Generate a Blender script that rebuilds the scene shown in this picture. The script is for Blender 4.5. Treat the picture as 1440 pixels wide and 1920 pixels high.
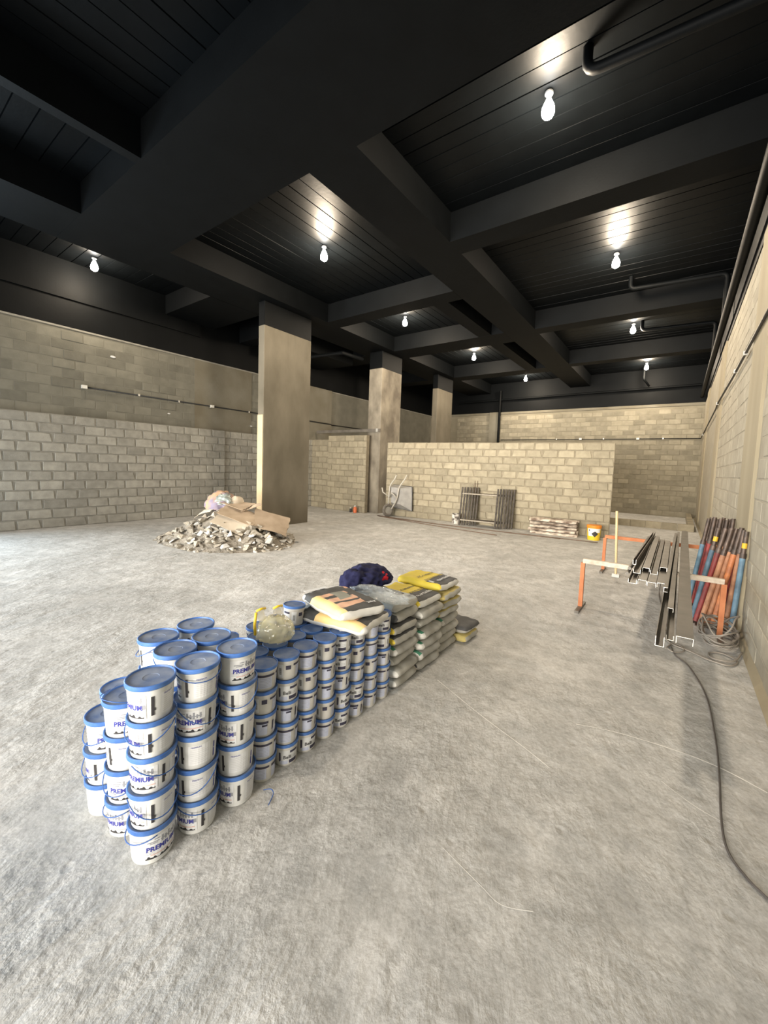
import bpy, bmesh, math, random
from mathutils import Vector, Matrix, noise
random.seed(7)
PI = math.pi
scene = bpy.context.scene
for o in list(bpy.data.objects): bpy.data.objects.remove(o)
COL = scene.collection

# ------------------------------------------------------------------ camera
cam = bpy.data.cameras.new('camera'); camo = bpy.data.objects.new('camera', cam); COL.objects.link(camo)
yaw, pitch, roll = math.radians(35.661), math.radians(-4.225), math.radians(2.021)
fw = Vector((-math.sin(yaw)*math.cos(pitch), math.cos(yaw)*math.cos(pitch), math.sin(pitch)))
rt = Vector((math.cos(yaw), math.sin(yaw), 0)); up = rt.cross(fw)
r2 = rt*math.cos(roll)+up*math.sin(roll); u2 = -rt*math.sin(roll)+up*math.cos(roll)
M = Matrix((r2, u2, -fw)).transposed().to_4x4(); M.translation = (0, 0, 1.6)
camo.matrix_world = M
cam.sensor_fit = 'HORIZONTAL'; cam.sensor_width = 36; cam.lens = 751.75/1440*36
cam.shift_x = (720-729.5)/1440; cam.shift_y = (929.7-960)/1440
cam.clip_start = .05; cam.clip_end = 200
scene.camera = camo
# ------------------------------------------------------------------ world, daylight, exposure
w = bpy.data.worlds.new('world'); scene.world = w; w.use_nodes = True
bg = w.node_tree.nodes['Background']; bg.inputs[0].default_value = (.86, .93, 1, 1); bg.inputs[1].default_value = 1.0
def area(name, loc, rot, sx, sy, power, col):
    l = bpy.data.lights.new(name, 'AREA'); l.shape = 'RECTANGLE'; l.size = sx; l.size_y = sy; l.energy = power; l.color = col
    o = bpy.data.objects.new(name, l); o.location = loc; o.rotation_euler = rot; COL.objects.link(o); return o
# daylight entering by the open shop front behind the camera and by the opening in the left wall
lf = area('daylight_front', (-4.6, -4.3, 1.75), (math.radians(92), 0, 0), 9.6, 3.1, 560, (1, .91, .78)); lf.data.spread = math.radians(62)
area('skylight_front', (-4.6, -4.25, 3.2), (math.radians(50), 0, 0), 9.6, 1.6, 230, (.76, .87, 1))
area('daylight_left', (-11.6, -1.2, 1.75), (math.radians(90), 0, math.radians(-90)), 4.2, 3.0, 620, (.72, .88, 1))
vs = scene.view_settings
vs.view_transform = 'Standard'; vs.look = 'None'; vs.gamma = 1; vs.use_curve_mapping = False; vs.exposure = 0.12
BULB_W = 270

# ------------------------------------------------------------------ materials
MATS = {}
def nodes(m):
    m.use_nodes = True; nt = m.node_tree; return nt, nt.nodes['Principled BSDF']
def mat(name, c1, c2=None, rough=.8, scale=6, bump=0, bscale=40, rnd=0, metal=0, spec=.5, detail=4, lo=.3, hi=.7, dist=.01, coord='Object', stretch=None):
    """two tone noise colour, fine bump, optional per-object brightness"""
    if name in MATS: return MATS[name]
    m = bpy.data.materials.new(name); nt, b = nodes(m); N, L = nt.nodes, nt.links
    b.inputs['Roughness'].default_value = rough; b.inputs['Metallic'].default_value = metal
    b.inputs['Specular IOR Level'].default_value = spec
    tc = N.new('ShaderNodeTexCoord'); vec = tc.outputs[coord]
    if stretch:
        mp = N.new('ShaderNodeMapping'); mp.inputs['Scale'].default_value = stretch; L.new(vec, mp.inputs[0]); vec = mp.outputs[0]
    if rnd:
        oi = N.new('ShaderNodeObjectInfo'); va = N.new('ShaderNodeVectorMath'); va.operation = 'SCALE'
        va.inputs[0].default_value = (37, 19, 53); L.new(oi.outputs['Random'], va.inputs['Scale'])
        ad = N.new('ShaderNodeVectorMath'); L.new(vec, ad.inputs[0]); L.new(va.outputs[0], ad.inputs[1]); vec = ad.outputs[0]
    if c2 is None and not rnd:
        b.inputs['Base Color'].default_value = (*c1, 1)
    else:
        n = N.new('ShaderNodeTexNoise'); n.inputs['Scale'].default_value = scale; n.inputs['Detail'].default_value = detail; L.new(vec, n.inputs['Vector'])
        r = N.new('ShaderNodeValToRGB'); r.color_ramp.elements[0].position = lo; r.color_ramp.elements[1].position = hi
        r.color_ramp.elements[0].color = (*c1, 1); r.color_ramp.elements[1].color = (*(c2 or c1), 1); L.new(n.outputs['Fac'], r.inputs[0])
        out = r.outputs[0]
        if rnd:
            mr = N.new('ShaderNodeMapRange'); mr.inputs[3].default_value = 1-rnd; mr.inputs[4].default_value = 1+rnd; L.new(oi.outputs['Random'], mr.inputs[0])
            mx = N.new('ShaderNodeVectorMath'); mx.operation = 'SCALE'; L.new(out, mx.inputs[0]); L.new(mr.outputs[0], mx.inputs['Scale']); out = mx.outputs[0]
        L.new(out, b.inputs['Base Color'])
    if bump:
        n2 = N.new('ShaderNodeTexNoise'); n2.inputs['Scale'].default_value = bscale; n2.inputs['Detail'].default_value = 5; L.new(vec, n2.inputs['Vector'])
        bp = N.new('ShaderNodeBump'); bp.inputs['Strength'].default_value = bump; bp.inputs['Distance'].default_value = dist
        L.new(n2.outputs['Fac'], bp.inputs['Height']); L.new(bp.outputs[0], b.inputs['Normal'])
    MATS[name] = m; return m

def floor_material():
    m = bpy.data.materials.new('dusty_concrete_floor'); nt, b = nodes(m); N, L = nt.nodes, nt.links
    tc = N.new('ShaderNodeTexCoord'); P = tc.outputs['Object']
    def noi(scale, det=6, rough=.55, stretch=None, rot=0, dis=0):
        v = P
        if stretch:
            mp = N.new('ShaderNodeMapping'); mp.inputs['Scale'].default_value = stretch; mp.inputs['Rotation'].default_value = (0, 0, rot); L.new(P, mp.inputs[0]); v = mp.outputs[0]
        n = N.new('ShaderNodeTexNoise'); n.inputs['Scale'].default_value = scale; n.inputs['Detail'].default_value = det; n.inputs['Roughness'].default_value = rough; n.inputs['Distortion'].default_value = dis
        L.new(v, n.inputs['Vector']); return n.outputs['Fac']
    def ramp(f, stops):
        r = N.new('ShaderNodeValToRGB'); e = r.color_ramp.elements
        while len(e) < len(stops): e.new(.5)
        for i, (p, c) in enumerate(stops): e[i].position = p; e[i].color = (*c, 1) if len(c) == 3 else c
        L.new(f, r.inputs[0]); return r.outputs[0]
    def mix(f, a, c, typ='MIX'):
        x = N.new('ShaderNodeMix'); x.data_type = 'RGBA'; x.blend_type = typ
        if isinstance(f, float): x.inputs[0].default_value = f
        else: L.new(f, x.inputs[0])
        L.new(a, x.inputs[6]); L.new(c, x.inputs[7]) if not isinstance(c, tuple) else setattr(x.inputs[7], 'default_value', c); return x.outputs[2]
    def math_(op, a, c):
        x = N.new('ShaderNodeMath'); x.operation = op; L.new(a, x.inputs[0])
        if isinstance(c, float): x.inputs[1].default_value = c
        else: L.new(c, x.inputs[1])
        return x.outputs[0]
    base = ramp(noi(.55, 8, .6, dis=.6), [(.25, (.42, .415, .40)), (.5, (.53, .525, .51)), (.75, (.64, .635, .62))])
    grain = ramp(noi(55, 4, .7), [(.3, (.80, .80, .80)), (.7, (1.08, 1.08, 1.08))])
    mott = ramp(noi(5, 7, .68), [(.3, (.74, .74, .735)), (.68, (1.14, 1.14, 1.14))])
    c = mix(1.0, mix(1.0, base, grain, 'MULTIPLY'), mott, 'MULTIPLY')
    dust = ramp(noi(2.6, 9, .68, (1, .6, 1), .6, .35), [(.54, (0, 0, 0)), (.74, (.7, .7, .7))])
    c = mix(dust, c, (.76, .75, .73, 1))
    spots = ramp(noi(9, 5, .6, dis=.4), [(.28, (.55, .55, .55)), (.42, (0, 0, 0))])
    c = mix(spots, c, (.29, .285, .27, 1))
    L.new(c, b.inputs['Base Color']); b.inputs['Roughness'].default_value = .88; b.inputs['Specular IOR Level'].default_value = .25
    # relief: trowel sweeps, lumps, pits, grain
    h1 = noi(2.2, 4, .5, (1, .55, 1), .7, .3); h2 = noi(15, 5, .58, (1, .6, 1), .9, .2); h3 = noi(60, 3, .55)
    vo = N.new('ShaderNodeTexVoronoi'); vo.inputs['Scale'].default_value = 5; vo.feature = 'F1'; L.new(P, vo.inputs['Vector'])
    pit = ramp(vo.outputs['Distance'], [(.02, (0, 0, 0)), (.13, (1, 1, 1))])
    bw = N.new('ShaderNodeRGBToBW'); L.new(pit, bw.inputs[0])
    rmask = N.new('ShaderNodeRGBToBW'); L.new(ramp(noi(1.3, 5, .6), [(.38, (.28, .28, .28)), (.62, (1, 1, 1))]), rmask.inputs[0])
    H = math_('ADD', math_('MULTIPLY', h1, .9), math_('MULTIPLY', math_('MULTIPLY', h2, .55), rmask.outputs[0])); H = math_('ADD', H, math_('MULTIPLY', math_('MULTIPLY', h3, .09), rmask.outputs[0])); H = math_('ADD', H, math_('MULTIPLY', bw.outputs[0], .12))
    bp = N.new('ShaderNodeBump'); bp.inputs['Strength'].default_value = .95; bp.inputs['Distance'].default_value = .034
    L.new(H, bp.inputs['Height']); L.new(bp.outputs[0], b.inputs['Normal'])
    return m
def emit(name, col, s):
    m = bpy.data.materials.new(name); nt, b = nodes(m)
    b.inputs['Emission Color'].default_value = (*col, 1); b.inputs['Emission Strength'].default_value = s; b.inputs['Base Color'].default_value = (*col, 1); return m
def plastic_film(name, col, rough, alpha, trans=.0):
    m = bpy.data.materials.new(name); nt, b = nodes(m)
    b.inputs['Base Color'].default_value = (*col, 1); b.inputs['Roughness'].default_value = rough; b.inputs['Alpha'].default_value = alpha
    b.inputs['Specular IOR Level'].default_value = .8; b.inputs['Coat Weight'].default_value = .6; b.inputs['Coat Roughness'].default_value = .08; return m

FLOOR = floor_material()
BLACK = mat('black_paint', (.0019, .0025, .0030), (.0029, .0037, .0044), rough=.6, scale=3, bump=.12, bscale=30, spec=.12)
BLACKC = mat('black_ceiling', (.0018, .0024, .0030), (.0028, .0037, .0045), rough=.44, scale=3, bump=.10, bscale=14, spec=.10, dist=.02)
BLOCK_G = mat('grey_block', (.27, .262, .23), (.365, .352, .312), rough=.95, scale=7, bump=.5, bscale=60, rnd=.17)
BLOCK_U = mat('smeared_block', (.15, .145, .118), (.20, .193, .158), rough=.95, scale=4, bump=.4, bscale=50, rnd=.16)
BLOCK_B = mat('beige_block', (.25, .22, .158), (.325, .288, .21), rough=.95, scale=7, bump=.5, bscale=60, rnd=.15)
BLOCK_K = mat('back_block', (.215, .195, .145), (.285, .26, .20), rough=.95, scale=5, bump=.4, bscale=50, rnd=.22)
MORT_G = mat('grey_mortar', (.232, .224, .195), (.312, .30, .262), rough=.95, scale=9, bump=.7, bscale=35)
MORT_U = mat('smeared_mortar', (.15, .144, .118), (.195, .188, .153), rough=.95, scale=3, bump=.5, bscale=25)
MORT_B = mat('beige_mortar', (.20, .172, .122), (.275, .24, .175), rough=.95, scale=9, bump=.7, bscale=35)
MORT_K = mat('back_mortar', (.20, .18, .132), (.255, .232, .175), rough=.95, scale=2, bump=.5, bscale=25)
CONC = mat('pillar_concrete', (.105, .092, .066), (.175, .155, .118), rough=.9, scale=1.6, bump=.25, bscale=18, detail=8, lo=.35, hi=.7, stretch=(1, 1, .5))
CONC2 = mat('patchy_concrete', (.13, .112, .088), (.29, .26, .205), rough=.9, scale=2.6, bump=.3, bscale=14, detail=8, lo=.35, hi=.68, stretch=(1, 1, .6))
CONC_W = mat('stained_wall_concrete', (.145, .128, .09), (.205, .192, .152), rough=.9, scale=1.5, bump=.3, bscale=20, detail=8)
CONC_R = mat('right_wall_concrete', (.27, .23, .155), (.35, .305, .215), rough=.9, scale=2, bump=.3, bscale=20, detail=8, stretch=(1, 1, .3))
BLOCK_R = mat('right_block', (.30, .272, .212), (.385, .352, .28), rough=.95, scale=5, bump=.5, bscale=45, rnd=.08)
MORT_R = mat('right_mortar', (.275, .248, .19), (.345, .312, .245), rough=.95, scale=3, bump=.6, bscale=25)
WHITE = mat('white_bucket', (.57, .575, .56), (.67, .675, .66), rough=.45, scale=14, spec=.4, rnd=.04)
CREAM = mat('cream_bucket', (.50, .485, .45), (.60, .585, .545), rough=.5, scale=14, spec=.4, rnd=.05)
BLUE = mat('blue_lid_rim', (.04, .12, .38), (.085, .19, .47), rough=.45, scale=20, spec=.4, rnd=.12)
BLUED = mat('dusty_blue_lid', (.10, .155, .30), (.30, .335, .40), rough=.8, scale=14, detail=6, rnd=.15, lo=.3, hi=.75)
BLUED2 = mat('dusty_blue_small_lid', (.055, .115, .29), (.19, .24, .35), rough=.75, scale=16, detail=6, rnd=.15, lo=.3, hi=.75)
BLUEH = mat('blue_handle', (.03, .10, .33), rough=.5)
INK_BLUE = mat('ink_blue', (.03, .035, .26), rough=.6)
INK_DARK = mat('ink_dark', (.03, .028, .03), rough=.6)
INK_NAVY = mat('ink_navy', (.035, .033, .06), (.05, .047, .08), rough=.6, scale=40)
INK_GREY = mat('ink_grey', (.27, .28, .31), rough=.6)
INK_LILAC = mat('ink_lilac', (.48, .52, .66), (.56, .59, .71), rough=.6, scale=60)
LABELW = mat('label_white', (.64, .65, .66), (.71, .72, .73), rough=.5, scale=30)
INK_ROSE = mat('ink_rose', (.62, .42, .38), rough=.6)
PAPER = mat('grey_paper_bag', (.33, .32, .29), (.46, .45, .41), rough=.9, scale=9, bump=.4, bscale=16, rnd=.10, dist=.012)
PAPERW = mat('white_paper', (.58, .57, .54), (.68, .67, .63), rough=.85, scale=9, bump=.4, bscale=16, dist=.012)
PAPERY = mat('yellow_print', (.62, .47, .03), (.72, .56, .06), rough=.65, scale=8, bump=.3, bscale=14, dist=.012)
PAPERYD = mat('dusty_yellow_print', (.42, .34, .10), (.55, .46, .18), rough=.8, scale=9, bump=.3, bscale=14, dist=.012)
PAPERD = mat('charcoal_print', (.055, .055, .058), (.09, .09, .092), rough=.75, scale=9, bump=.3, bscale=14, dist=.012)
PAPERG = mat('green_print', (.04, .20, .12), (.08, .27, .17), rough=.75, scale=12)
PAPERLG = mat('pale_grey_print', (.44, .48, .49), (.55, .59, .60), rough=.7, scale=8, bump=.3, bscale=14, dist=.012)
PAPERO = mat('peach_print', (.66, .36, .22), (.74, .46, .32), rough=.7, scale=7, bump=.3, bscale=14, dist=.012)
PAPERSY = mat('sand_yellow_print', (.78, .55, .22), (.83, .63, .30), rough=.7, scale=7)
PAPERBK = mat('black_print', (.035, .036, .036), (.07, .07, .068), rough=.7, scale=8, bump=.3, bscale=14, dist=.012)
NAVY = mat('navy_cloth', (.012, .013, .045), (.022, .024, .07), rough=.9, scale=20, bump=.3, bscale=200, spec=.2)
REDC = mat('red_cloth', (.55, .02, .04), rough=.85, spec=.2)
STEEL = mat('dark_mill_steel', (.115, .105, .09), (.19, .172, .148), rough=.48, scale=5, metal=.25, rnd=.15, bump=.1, bscale=30)
STEELC = mat('bright_cut_steel', (.60, .58, .54), rough=.4, metal=.5)
RUST = mat('orange_primer', (.42, .14, .055), (.55, .21, .09), rough=.75, scale=10)
RUSTW = mat('worn_pale_primer', (.42, .34, .26), (.62, .55, .46), rough=.7, scale=18, detail=6)
PROP_O = mat('prop_orange', (.24, .085, .04), (.55, .20, .07), rough=.6, scale=12, detail=7, rnd=.2)
PROP_R = mat('prop_red', (.13, .025, .025), (.33, .05, .045), rough=.6, scale=12, detail=7, rnd=.15)
PROP_B = mat('prop_blue', (.07, .12, .17), (.14, .25, .34), rough=.6, scale=12, detail=7, rnd=.15)
PROP_T = mat('prop_tan', (.22, .10, .055), (.48, .24, .13), rough=.65, scale=12, detail=7, rnd=.15)
PROP_D = mat('prop_dark_tube', (.05, .037, .03), (.14, .10, .08), rough=.5, scale=16, metal=.4, rnd=.2)
PROP_Y = mat('prop_yellow_mark', (.70, .42, .03), rough=.6)
CABLE = mat('grey_cable', (.23, .205, .175), (.30, .27, .235), rough=.6, scale=8)
CABLED = mat('dark_cable', (.075, .065, .062), (.11, .10, .095), rough=.55, scale=8)
CABLEB = mat('black_cable', (.012, .012, .012), rough=.5)
WOOD = mat('pale_wood', (.62, .47, .25), (.70, .55, .32), rough=.6, scale=10, stretch=(1, 1, .1))
BLACKS = mat('rusty_black_frame', (.03, .026, .022), (.09, .075, .06), rough=.6, scale=16, rnd=.3)
FRAMEW = mat('worn_grey_rung', (.25, .22, .18), (.40, .36, .30), rough=.6, scale=18)
BOARD = mat('plaster_crusted_formwork', (.13, .09, .065), (.60, .52, .43), rough=.8, scale=13, detail=7, rnd=.15, lo=.38, hi=.62, stretch=(.5, 1, 1))
RODM = mat('rusty_rod', (.10, .065, .045), (.17, .115, .08), rough=.7, scale=8)
GALV = mat('galvanised_steel', (.42, .41, .385), (.54, .53, .50), rough=.4, scale=8, metal=.5)
TYRE = mat('dusty_tyre', (.10, .09, .08), (.20, .18, .155), rough=.9, scale=20)
YEL = mat('bright_yellow_plastic', (.75, .52, .03), rough=.5)
ORG = mat('orange_plastic', (.75, .24, .02), rough=.5)
ORG2 = mat('orange_bottle', (.65, .16, .06), rough=.5)
CARD = mat('cardboard', (.34, .26, .18), (.45, .355, .26), rough=.9, scale=5, rnd=.12)
CARDL = mat('pale_cardboard', (.55, .48, .38), (.65, .58, .48), rough=.9, scale=5)
CHUNK = mat('broken_plaster', (.22, .195, .155), (.46, .42, .355), rough=.95, scale=6, rnd=.3, bump=.4, bscale=30)
CHUNKW = mat('white_plaster_chunk', (.52, .51, .48), (.66, .65, .62), rough=.95, scale=6, rnd=.12, bump=.3, bscale=30)
EARTH = mat('rubble_dust', (.17, .15, .12), (.34, .305, .255), rough=1, scale=6, bump=1, bscale=12, detail=8, dist=.05)
SACK = mat('sack_weave', (.42, .27, .17), (.22, .19, .26), rough=.85, scale=3.5, lo=.42, hi=.58)
FOIL = mat('foil_scrap', (.20, .24, .23), (.46, .50, .48), rough=.35, scale=14, metal=.3, bump=.6, bscale=18)
CHALK = mat('pale_dust_line', (.84, .83, .80), (.90, .89, .86), rough=.95, scale=12)
BOXW = mat('white_plastic_box', (.72, .71, .66), rough=.5)
BULB = emit('lit_bulb', (1, .985, .93), 70)
SOCK = mat('white_socket', (.65, .66, .66), rough=.5)
FILM = plastic_film('clear_plastic_film', (.78, .82, .82), .12, .22)
FILMY = plastic_film('yellowish_plastic_film', (.72, .66, .40), .15, .42)

# ------------------------------------------------------------------ mesh helpers
class MB:
    def __init__(s): s.v = []; s.f = []; s.m = []
    def add(s, vs, fs, mi=0, M=None):
        n = len(s.v); s.v += [tuple(M @ Vector(p)) if M else tuple(p) for p in vs]
        s.f += [tuple(i+n for i in f) for f in fs]; s.m += [mi]*len(fs); return s
    def box(s, x0, x1, y0, y1, z0, z1, mi=0, M=None):
        v = [(x0, y0, z0), (x1, y0, z0), (x1, y1, z0), (x0, y1, z0), (x0, y0, z1), (x1, y0, z1), (x1, y1, z1), (x0, y1, z1)]
        return s.add(v, [(0, 3, 2, 1), (4, 5, 6, 7), (0, 1, 5, 4), (1, 2, 6, 5), (2, 3, 7, 6), (3, 0, 4, 7)], mi, M)
    def tube(s, pts, r, n=8, mi=0, cap=True, closed=False):
        pts = [Vector(p) for p in pts]; rs = r if isinstance(r, (list, tuple)) else [r]*len(pts)
        t0 = (pts[1]-pts[0]).normalized(); a = Vector((0, 0, 1)) if abs(t0.z) < .9 else Vector((1, 0, 0))
        nrm = (a - t0*a.dot(t0)).normalized(); base = len(s.v)
        for i, p in enumerate(pts):
            if closed: t = (pts[(i+1) % len(pts)]-pts[i-1]).normalized()
            else: t = (pts[min(i+1, len(pts)-1)]-pts[max(i-1, 0)]).normalized()
            nrm = (nrm - t*nrm.dot(t)).normalized(); bi = t.cross(nrm)
            for k in range(n):
                an = 2*PI*k/n; s.v.append(tuple(p+(nrm*math.cos(an)+bi*math.sin(an))*rs[i]))
        m = len(pts)
        for i in range(m if closed else m-1):
            for k in range(n):
                a0 = base+i*n+k; a1 = base+i*n+(k+1) % n; j = (i+1) % m
                s.f.append((a0, a1, base+j*n+(k+1) % n, base+j*n+k)); s.m.append(mi)
        if cap and not closed:
            s.f.append(tuple(base+k for k in range(n))[::-1]); s.m.append(mi)
            s.f.append(tuple(base+(m-1)*n+k for k in range(n))); s.m.append(mi)
        return s
    def lathe(s, prof, n=24, mi=0, M=None, caps=True):
        base = len(s.v); vs = []; fs = []
        for (r, z) in prof:
            for k in range(n): an = 2*PI*k/n; vs.append((r*math.cos(an), r*math.sin(an), z))
        for i in range(len(prof)-1):
            for k in range(n): fs.append((i*n+k, i*n+(k+1) % n, (i+1)*n+(k+1) % n, (i+1)*n+k))
        if caps and prof[0][0] > 1e-5: fs.append(tuple(range(n))[::-1])
        if caps and prof[-1][0] > 1e-5: fs.append(tuple((len(prof)-1)*n+k for k in range(n)))
        return s.add(vs, fs, mi, M)
    def mesh(s, name, mats, smooth=False, auto=None):
        me = bpy.data.meshes.new(name); me.from_pydata(s.v, [], s.f)
        for m in (mats if isinstance(mats, (list, tuple)) else [mats]): me.materials.append(m)
        me.polygons.foreach_set('material_index', s.m)
        if smooth: me.polygons.foreach_set('use_smooth', [True]*len(s.f))
        me.update()
        if auto: me.set_sharp_from_angle(angle=math.radians(auto))
        return me
def obj(name, me, parent=None, loc=(0, 0, 0), rot=(0, 0, 0)):
    o = bpy.data.objects.new(name, me); COL.objects.link(o); o.location = loc; o.rotation_euler = rot
    if parent: o.parent = parent
    return o
def tag(o, label, cat, group=None):
    o['label'] = label; o['category'] = cat
    if group: o['group'] = group
    return o
def thing(name, label, cat, loc=(0, 0, 0), rot=(0, 0, 0), group=None):
    o = obj(name, None, None, loc, rot); o.empty_display_size = .1; return tag(o, label, cat, group)
def struct(name, me, loc=(0, 0, 0), rot=(0, 0, 0), label=None):
    o = obj(name, me, None, loc, rot); o['kind'] = 'structure'
    if label: o['label'] = label
    return o
def smooth_path(pts, k=6, closed=False):
    P = [Vector(p) for p in pts]; out = []; n = len(P)
    for i in range(n if closed else n-1):
        g = (lambda j: P[j % n]) if closed else (lambda j: P[max(0, min(n-1, j))])
        p0, p1, p2, p3 = g(i-1), g(i), g(i+1), g(i+2)
        for t in range(k):
            t = t/k; out.append(.5*((2*p1)+(p2-p0)*t+(2*p0-5*p1+4*p2-p3)*t*t+(3*p1-p0-3*p2+p3)*t**3))
    if not closed: out.append(P[-1])
    return out
_tc = {}
def text_geo(s, size, bold=0):
    k = (s, size, bold)
    if k not in _tc:
        cu = bpy.data.curves.new('lettering', 'FONT'); cu.body = s; cu.size = size; cu.align_x = 'CENTER'; cu.align_y = 'CENTER'; cu.resolution_u = 2; cu.offset = bold*size
        o = bpy.data.objects.new('lettering', cu); COL.objects.link(o)
        dg = bpy.context.evaluated_depsgraph_get(); me = bpy.data.meshes.new_from_object(o.evaluated_get(dg))
        _tc[k] = ([tuple(v.co) for v in me.vertices], [tuple(p.vertices) for p in me.polygons])
        bpy.data.objects.remove(o); bpy.data.curves.remove(cu); bpy.data.meshes.remove(me)
    return _tc[k]
ORD = ['first', 'second', 'third', 'fourth', 'fifth', 'sixth', 'seventh', 'eighth', 'ninth', 'tenth', 'eleventh', 'twelfth', 'thirteenth', 'fourteenth', 'fifteenth', 'sixteenth']

# ------------------------------------------------------------------ the shell
ZC = 5.82; ZB = 5.35; ZP = 4.42; XL = -11.2; XR = .635; YB = 19.3
struct('floor', MB().box(-12, 1.2, -4.6, 19.7, -.12, 0).mesh('floor', FLOOR), label='rough dusty grey concrete floor')

def block_meshes(matr, bw, bh, n=7, jit=.02, d=.012, g=.012):
    out = []
    for i in range(n):
        r = random.Random(i*13+int(bw*1000))
        x0, x1, z0, z1 = g/2, bw-g/2, g/2, bh-g/2
        jx = lambda: r.uniform(0, jit) * (1 if r.random() < .6 else .25)
        a = (x0+jx()*.3, z0+r.uniform(0, .006)); b_ = (x1-jx()*.3, z0+r.uniform(0, .006)); c = (x1-jx(), z1-r.uniform(0, .012)); e = (x0+jx(), z1-r.uniform(0, .012))
        t = (bw*r.uniform(.4, .6), z1-r.uniform(0, .006))
        back = [a, b_, c, t, e]; cx = bw/2; cz = bh/2
        fr = [(cx+(p[0]-cx)*.955, cz+(p[1]-cz)*.93) for p in back]
        v = [(p[0], .002, p[1]) for p in back]+[(p[0], -d*r.uniform(.8, 1.2), p[1]) for p in fr]
        f = [(5, 6, 7, 8, 9)]+[(k, (k+1) % 5, 5+(k+1) % 5, 5+k) for k in range(5)]
        m = MB().add(v, f); out.append(m.mesh('block', matr))
    return out
def lay_blocks(parent, meshes, x0, x1, z0, rows, bh, bw=.4, keep=None, seed=0, dep=None):
    """running bond of separate blocks on the face of a wall core, in the core's own coordinates"""
    r = random.Random(seed); half = {}
    for row in range(rows):
        x = x0-(bw/2 if row % 2 else 0)-r.uniform(0, .06); z = z0+row*bh
        while x < x1-.03:
            xa = max(x, x0); xb = min(x+bw, x1)
            if xb-xa > .07 and (keep is None or keep((xa+xb)/2, z+bh/2)):
                o = obj('block', r.choice(meshes), parent, (xa, 0, z)); o.scale.x = (xb-xa)/bw
                if dep: o.scale.y = dep(r)
            x += bw
    return
def wall_core(name, origin, ang, L, H, th, matr, label, z0=0):
    return struct(name, MB().box(0, L, 0, th, z0, H).mesh(name, matr), origin, (0, 0, ang), label)

# left wall: smeared upper leaf, proud lower leaf, black band above
RL = 2.475/12
wl = wall_core('wall_left', (XL, 1.0, 0), PI/2, YB-1.0, ZP, .3, MORT_U, 'left block wall')
UB = block_meshes(BLOCK_U, .41, RL, jit=.008, d=.006, g=.006)
lay_blocks(wl, UB, .05, 9.3, RL*12, 9, RL, .41, keep=lambda x, z: not (5.0 < x < 6.95) and z < ZP-.09, seed=3, dep=lambda r: 1.9 if r.random() < .12 else r.uniform(.25, .8))
obj('concrete_column', MB().box(5.05, 6.9, -.012, .05, 2.0, ZP-.03).mesh('concrete_column', CONC_W), wl)
obj('pilaster', MB().box(8.6, 10.45, -.09, .05, 0, ZP).mesh('pilaster', CONC_W), wl)
obj('coping_strip', MB().box(0, YB-1, -.02, .05, ZP-.035, ZP).mesh('coping_strip', MORT_G), wl)
obj('black_band', MB().box(-5.3, YB-1, -.015, .3, ZP, ZC+.05).box(0, 5.2, -.06, 0, 5.02, ZC).mesh('black_band', BLACK), wl)
lowl = wall_core('wall_left_lower', (XL+.15, 1.0, 0), PI/2, 5.9, RL*12, .15, MORT_G, 'lower leaf of the left wall')
GB = block_meshes(BLOCK_G, .41, RL, jit=.045, d=.016, g=.014)
lay_blocks(lowl, GB, 0, 5.9, 0, 12, RL, .41, seed=5)
lowl2 = wall_core('wall_left_recess', (XL+.09, 6.9, 0), PI/2, 3.6, RL*12, .09, MORT_G, 'recessed end of the lower left wall')
lay_blocks(lowl2, GB, 0, 3.6, 0, 12, RL, .41, seed=6)
# wall of the niche between the pillars
wn = wall_core('wall_niche', (-10.15, 10.35, 0), math.radians(1), 1.72, 13*.2, .14, MORT_B, 'beige block wall behind the pillars')
BB = block_meshes(BLOCK_B, .4, .2, jit=.03, d=.014, g=.012)
lay_blocks(wn, BB, 0, 1.72, 0, 13, .2, seed=8)
wn2 = wall_core('wall_niche_end', (XL+.1, 10.47, 0), 0, .93, RL*12, .14, MORT_B, 'beige block wall closing the niche corner')
lay_blocks(wn2, BB, 0, .93, 0, 12, .206, seed=18)
# partition
RP = 2.366/12
wp = wall_core('wall_partition', (-7.75, 10.62, 0), math.atan2(.6, 6.45), 6.48, RP*12, .14, MORT_B, 'free-standing beige block partition')
PB = block_meshes(BLOCK_B, .4, RP, n=9, jit=.06, d=.016, g=.014)
lay_blocks(wp, PB, 0, 6.48, 0, 12, RP, seed=9)
# back wall
wb = wall_core('wall_back', (XL, YB, 0), 0, XR-XL+.3, ZP, .3, MORT_K, 'far block wall')
KB = block_meshes(BLOCK_K, .4, .2, jit=.012, d=.012, g=.012)
def keep_back(x, z):
    wx = x+XL
    if z > ZP-.12: return False
    if z > 3.06: return wx > -9.6
    return wx > -2.9 and .0 < z
lay_blocks(wb, KB, 1.6, XR-XL, .02, 22, .2, keep=keep_back, seed=11, dep=lambda r: 1.0 if r.random() < .3 else r.uniform(.15, .5))
obj('coping_strip', MB().box(0, XR-XL, -.03, .05, ZP-.1, ZP).mesh('coping_strip', CONC_W), wb)
obj('black_band', MB().box(-.2, XR-XL+.3, -.01, .3, ZP, ZC+.05).mesh('black_band', BLACK), wb)
obj('pilaster', MB().box(3.4, 3.85, -.12, .05, 0, ZP).mesh('pilaster', CONC_W), wb)
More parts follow.
